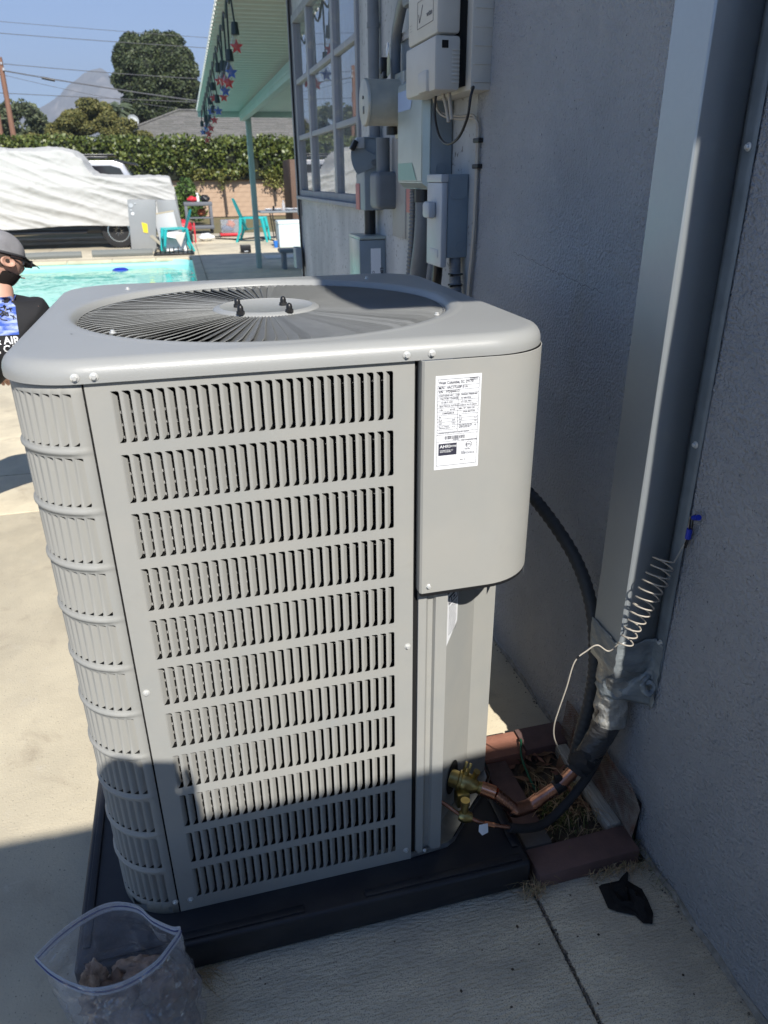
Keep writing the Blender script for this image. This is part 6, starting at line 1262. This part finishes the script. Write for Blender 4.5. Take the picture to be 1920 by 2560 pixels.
# head
def head(c, rz, pitch, parent, m, beard=True, hair=None, s=1.0):
    M = Matrix.Translation(c) @ Matrix.Rotation(rz, 4, 'Z') @ Matrix.Rotation(pitch, 4, 'X') @ Matrix.Scale(s, 4)   # local -Y = face
    b = B(); bmesh.ops.create_icosphere(b, subdivisions=4, radius=1)
    for v in b.verts:
        x, y, z = v.co; w = .076; d_ = .098; h = .118
        if z < 0: w *= (1 + z * .22); d_ *= (1 + z * .12)
        X_, Y_, Z_ = x * w, y * d_, z * h
        if y < -.2 and z < .1: Y_ -= .006 * math.exp(-((z + .75) / .2) ** 2) * 1.5
        g = math.exp(-(x / .16) ** 2); Y_ -= .024 * g * math.exp(-((z + .16) / .16) ** 2) * (y < 0); Y_ += .006 * math.exp(-((abs(x) - .38) / .16) ** 2 - ((z - .06) / .12) ** 2) * (y < 0)
        Y_ -= .007 * math.exp(-(x / .3) ** 2 - ((z + .48) / .08) ** 2) * (y < 0)
        v.co = (X_, Y_, Z_)
    bmesh.ops.transform(b, matrix=M, verts=b.verts); hd_ = obj('head', b, m, parent, smooth=80)
    for sg in (-1, 1):
        b = B(); lathe(b, [(.004, .0), (.020, .002), (.029, .008), (.031, .014), (.027, .017), (.019, .010), (.006, .006)], Matrix.Translation((0, 0, 0)), 18); bmesh.ops.scale(b, vec=(.72, 1.1, 1), verts=b.verts)
        bmesh.ops.transform(b, matrix=M @ Matrix.Translation((sg * .070, .008, -.012)) @ Matrix.Rotation(sg * PI / 2 - sg * .25, 4, 'Y') , verts=b.verts); sub('ear', b, m, hd_, smooth=80)
        b = B(); bmesh.ops.create_icosphere(b, subdivisions=2, radius=.011); bmesh.ops.transform(b, matrix=M @ Matrix.Translation((sg * .029, -.084, .006)), verts=b.verts); sub('eye', b, M_white, hd_, smooth=80)
    b = B(); box(b, -.024, .024, -.108, -.098, -.060, -.055, .002); bmesh.ops.transform(b, matrix=M, verts=b.verts); sub('mouth', b, mat('lips', (.3, .12, .1), .5), hd_)
    if beard:
        b = B(); bmesh.ops.create_icosphere(b, subdivisions=4, radius=1); bmesh.ops.delete(b, geom=[v for v in b.verts if v.co.z > -.34 - .25 * max(0, v.co.y) * -1 * 0 or v.co.y > .28], context='VERTS')
        for v in b.verts: x, y, z = v.co; v.co = (x * .0765 * (1 + z * .16), y * .104, z * .128 + .003 * noise.noise(v.co * 14))
        bmesh.ops.transform(b, matrix=M, verts=b.verts); sub('beard', b, mat('beard_hair', (.016, .011, .009), .9, bump=1, bscale=200), hd_, smooth=60)
    b = B(); bmesh.ops.create_icosphere(b, subdivisions=4, radius=1); bmesh.ops.delete(b, geom=[v for v in b.verts if v.co.y < -.15 or v.co.z < -.35], context='VERTS')
    for v in b.verts: x, y, z = v.co; v.co = (x * .0775, y * .0995, z * .120)
    bmesh.ops.transform(b, matrix=M, verts=b.verts); sub('hair', b, mat('short_hair', (.05, .035, .028), .9, bump=1, bscale=250), hd_, smooth=60)
    return hd_, M
hd_, HM = head((-.500, 2.305, 1.283), math.radians(130), math.radians(18), mn, M_skin, s=.95)
# cap
b = B(); bmesh.ops.create_icosphere(b, subdivisions=4, radius=1); bmesh.ops.delete(b, geom=[v for v in b.verts if v.co.z < -.05], context='VERTS')
for v in b.verts: x, y, z = v.co; v.co = (x * .082, y * .104, z * .094 + .028)
bmesh.ops.transform(b, matrix=HM, verts=b.verts); capo = obj('cap', b, mat('cap_cloth', (0.27, 0.265, 0.275), 0.9, bump=.5, bscale=300, var=.35, vscale=14), mn, smooth=80)
b = B(); rows = [[(x_ * .072 * (1 - .25 * s), -.088 - .085 * s * (1 - .25 * x_ * x_), .034 - .012 * x_ * x_ - .028 * s) for x_ in np.linspace(-1, 1, 11)] for s in np.linspace(0, 1, 6)]; sheet(b, rows); bmesh.ops.solidify(b, geom=b.faces[:], thickness=.004); bmesh.ops.transform(b, matrix=HM, verts=b.verts); sub('peak', b, mat('cap_peak', (0.045, 0.045, 0.05), .8), capo, smooth=50)
b = B(); tube(b, [HM @ Vector((.083 * math.cos(a), .105 * math.sin(a), .0285)) for a in np.linspace(0, 2 * PI, 33)[:-1]], .005, 6, closed=True); tube(b, [HM @ Vector((0, .106 * math.cos(a), .094 * math.sin(a) + .029)) for a in np.linspace(0, PI, 16)], .0016, 5); sub('cap_band', b, MATS['cap_peak'], capo, smooth=60)
b = B()
for sg in (-1, 1): tube(b, [HM @ Vector(q) for q in [(sg * .083, .0, .012), (sg * .080, -.06, .012), (sg * .065, -.095, .008)]], .0035, 6); box(b, min(sg * .012, sg * .068), max(sg * .012, sg * .068), -.112, -.104, -.012, .022, .004, HM)
obj('sunglasses', b, M_black, mn)
# hands of the kneeling man
def hand(c, dirv, upv, m, parent, s=1.0, curl=.5):
    d = Vector(dirv).normalized(); u = Vector(upv); u = (u - d * u.dot(d)).normalized(); r = d.cross(u)
    def L(a, bq, cq): return tuple(Vector(c) + (r * a + d * bq + u * cq) * s)
    nodes_ = [(*L(0, 0, 0), .026 * s, .018 * s), (*L(0, .045, 0), .036 * s, .014 * s), (*L(0, .08, 0), .038 * s, .013 * s)]; ed = [(0, 1), (1, 2)]
    for k, (ax_, ln_) in enumerate([(-.030, .060), (-.010, .072), (.010, .068), (.029, .052)]):
        i0 = len(nodes_); nodes_ += [(*L(ax_, .088, 0), .0095 * s, .0095 * s), (*L(ax_, .088 + ln_ * .5, -.012 * curl * 2), .009 * s, .009 * s), (*L(ax_, .088 + ln_ * (1 - .3 * curl), -.045 * curl), .0075 * s, .0075 * s)]; ed += [(2, i0), (i0, i0 + 1), (i0 + 1, i0 + 2)]
    i0 = len(nodes_); nodes_ += [(*L(-.038, .035, -.006), .012 * s, .012 * s), (*L(-.056, .062, -.014), .010 * s, .010 * s), (*L(-.062, .088, -.02), .008 * s, .008 * s)]; ed += [(1, i0), (i0, i0 + 1), (i0 + 1, i0 + 2)]
    return skin('hand', nodes_, ed, m, parent, 1, 2)
hand((-.30, 2.63, .71), (.4, 1, -.4), (0, .3, 1), M_skin, mn); hand((-.71, 2.69, .71), (.2, 1, -.4), (0, .3, 1), M_skin, mn)
for c in ((-1.16, 2.36, .05), (-1.26, 2.19, .05)): b = B(); box(b, c[0] - .05, c[0] + .05, c[1] - .10, c[1] + .08, .002, .10, .03, seg=3); obj('shoe', b, M_black, mn)
# print on the back, laid onto the cloth
from mathutils.bvhtree import BVHTree
tree_ = BVHTree.FromPolygons([v.co.copy() for v in shirt.data.vertices], [tuple(p_.vertices) for p_ in shirt.data.polygons])
def on_back(x, z, off=.003):
    h = tree_.ray_cast(Vector((x, 1.5, z)), Vector((0, 1, 0)))
    return (h[0] + Vector((0, -off, 0))) if h[0] is not None else Vector((x, 2.2, z))
b = B(); rows = [[on_back(-.80 + .345 * i / 24 - (.03 * max(0, (j - 9) / 3) if i == 24 else 0), 1.00 + .145 * j / 12) for i in range(25)] for j in range(13)]
sheet(b, rows); sub('blue_print', b, mat('print_blue', (0.03, 0.09, 0.42), 0.7, col2=(0.35, 0.42, 0.65), vscale=18, v2=(.42, .6), stretch=(1, 1, 3)), shirt, smooth=60)
b = B(); random.seed(4)
for _ in range(26):
    x, z = -.50 + random.gauss(0, .02), 1.085 + random.gauss(0, .012); a = U(0, 6.28); pts_ = [on_back(x + math.cos(a) * s, z + math.sin(a) * s * .6, .0055) for s in (0, .012, .024)]; tube(b, pts_, .0022, 4)
sub('palm_print', b, M_black, shirt, smooth=0)
for s_, xx, zz2, sz_ in (('& AIR', -.553, .966, .042), (', CA', -.545, .932, .042)):
    me = add_text(s_, sz_, Matrix.Translation((xx, 0, zz2)) @ F, M_white, None, sx=.95)
    bm = bmesh.new(); bm.from_mesh(me); bpy.data.meshes.remove(me); bmesh.ops.subdivide_edges(bm, edges=bm.edges[:], cuts=1)
    for v in bm.verts: v.co = on_back(v.co.x, v.co.z, .006)
    FLAGS['norecalc'] = 1; obj('back_lettering', bm, M_white, shirt, smooth=0); FLAGS.clear()
# photographer, behind the camera
ph = thing('person', 'person in grey shirt standing behind the camera holding up a phone', 'person')
M_tee2 = mat('grey_work_shirt', (0.10, 0.11, 0.13), 0.9)
nodes = [(.19, -1.74, .98, .15, .11), (.19, -1.74, 1.15, .14, .105), (.19, -1.73, 1.36, .17, .12), (.19, -1.71, 1.50, .13, .09), (.185, -1.58, 1.58, .058, .058), (.185, -1.50, 1.64, .056, .056),
         (.38, -1.70, 1.48, .062), (.44, -1.58, 1.28, .048), (.33, -1.34, 1.42, .038), (.29, -1.27, 1.455, .03), (.0, -1.70, 1.48, .062), (-.06, -1.58, 1.28, .048), (.12, -1.34, 1.42, .038), (.185, -1.27, 1.455, .03),
         (.29, -1.74, .88, .10), (.30, -1.72, .50, .070), (.31, -1.76, .10, .048), (.31, -1.62, .04, .042), (.09, -1.74, .88, .10), (.08, -1.72, .50, .070), (.07, -1.76, .10, .048), (.07, -1.62, .04, .042)]
skin('body', nodes, edges, M_tee2, ph)
head((.185, -1.46, 1.715), math.radians(180), math.radians(12), ph, M_skin, beard=False)
hand((.298, -1.25, 1.455), (-.35, .25, 1), (0, -1, .1), M_skin, ph, .95, .4); hand((.182, -1.258, 1.455), (.35, .25, 1), (0, -1, .1), M_skin, ph, .95, .4)
b = B(); box(b, -.036, .036, -.128, .020, .010, .0185, .006, Matrix.Translation(camo.matrix_world.translation) @ RM.to_4x4()); obj('smartphone', b, M_black, label='smartphone held up in both hands behind the viewpoint', cat='phone')

# ------------------------------------------------------------------ AIR
hz_ = bpy.data.materials.new('air_haze'); hz_.use_nodes = True; nt = hz_.node_tree; nt.nodes.remove(nt.nodes['Principled BSDF'])
pv = nt.nodes.new('ShaderNodeVolumePrincipled'); pv.inputs['Color'].default_value = (0.80, 0.88, 1.0, 1); pv.inputs['Density'].default_value = 0.00046; pv.inputs['Anisotropy'].default_value = 0.1
nt.links.new(pv.outputs[0], nt.nodes['Material Output'].inputs['Volume'])
b = B(); box(b, -2900, 2900, -40, 3600, -1.5, 420); obj('haze', b, hz_, smooth=0, kind='stuff')
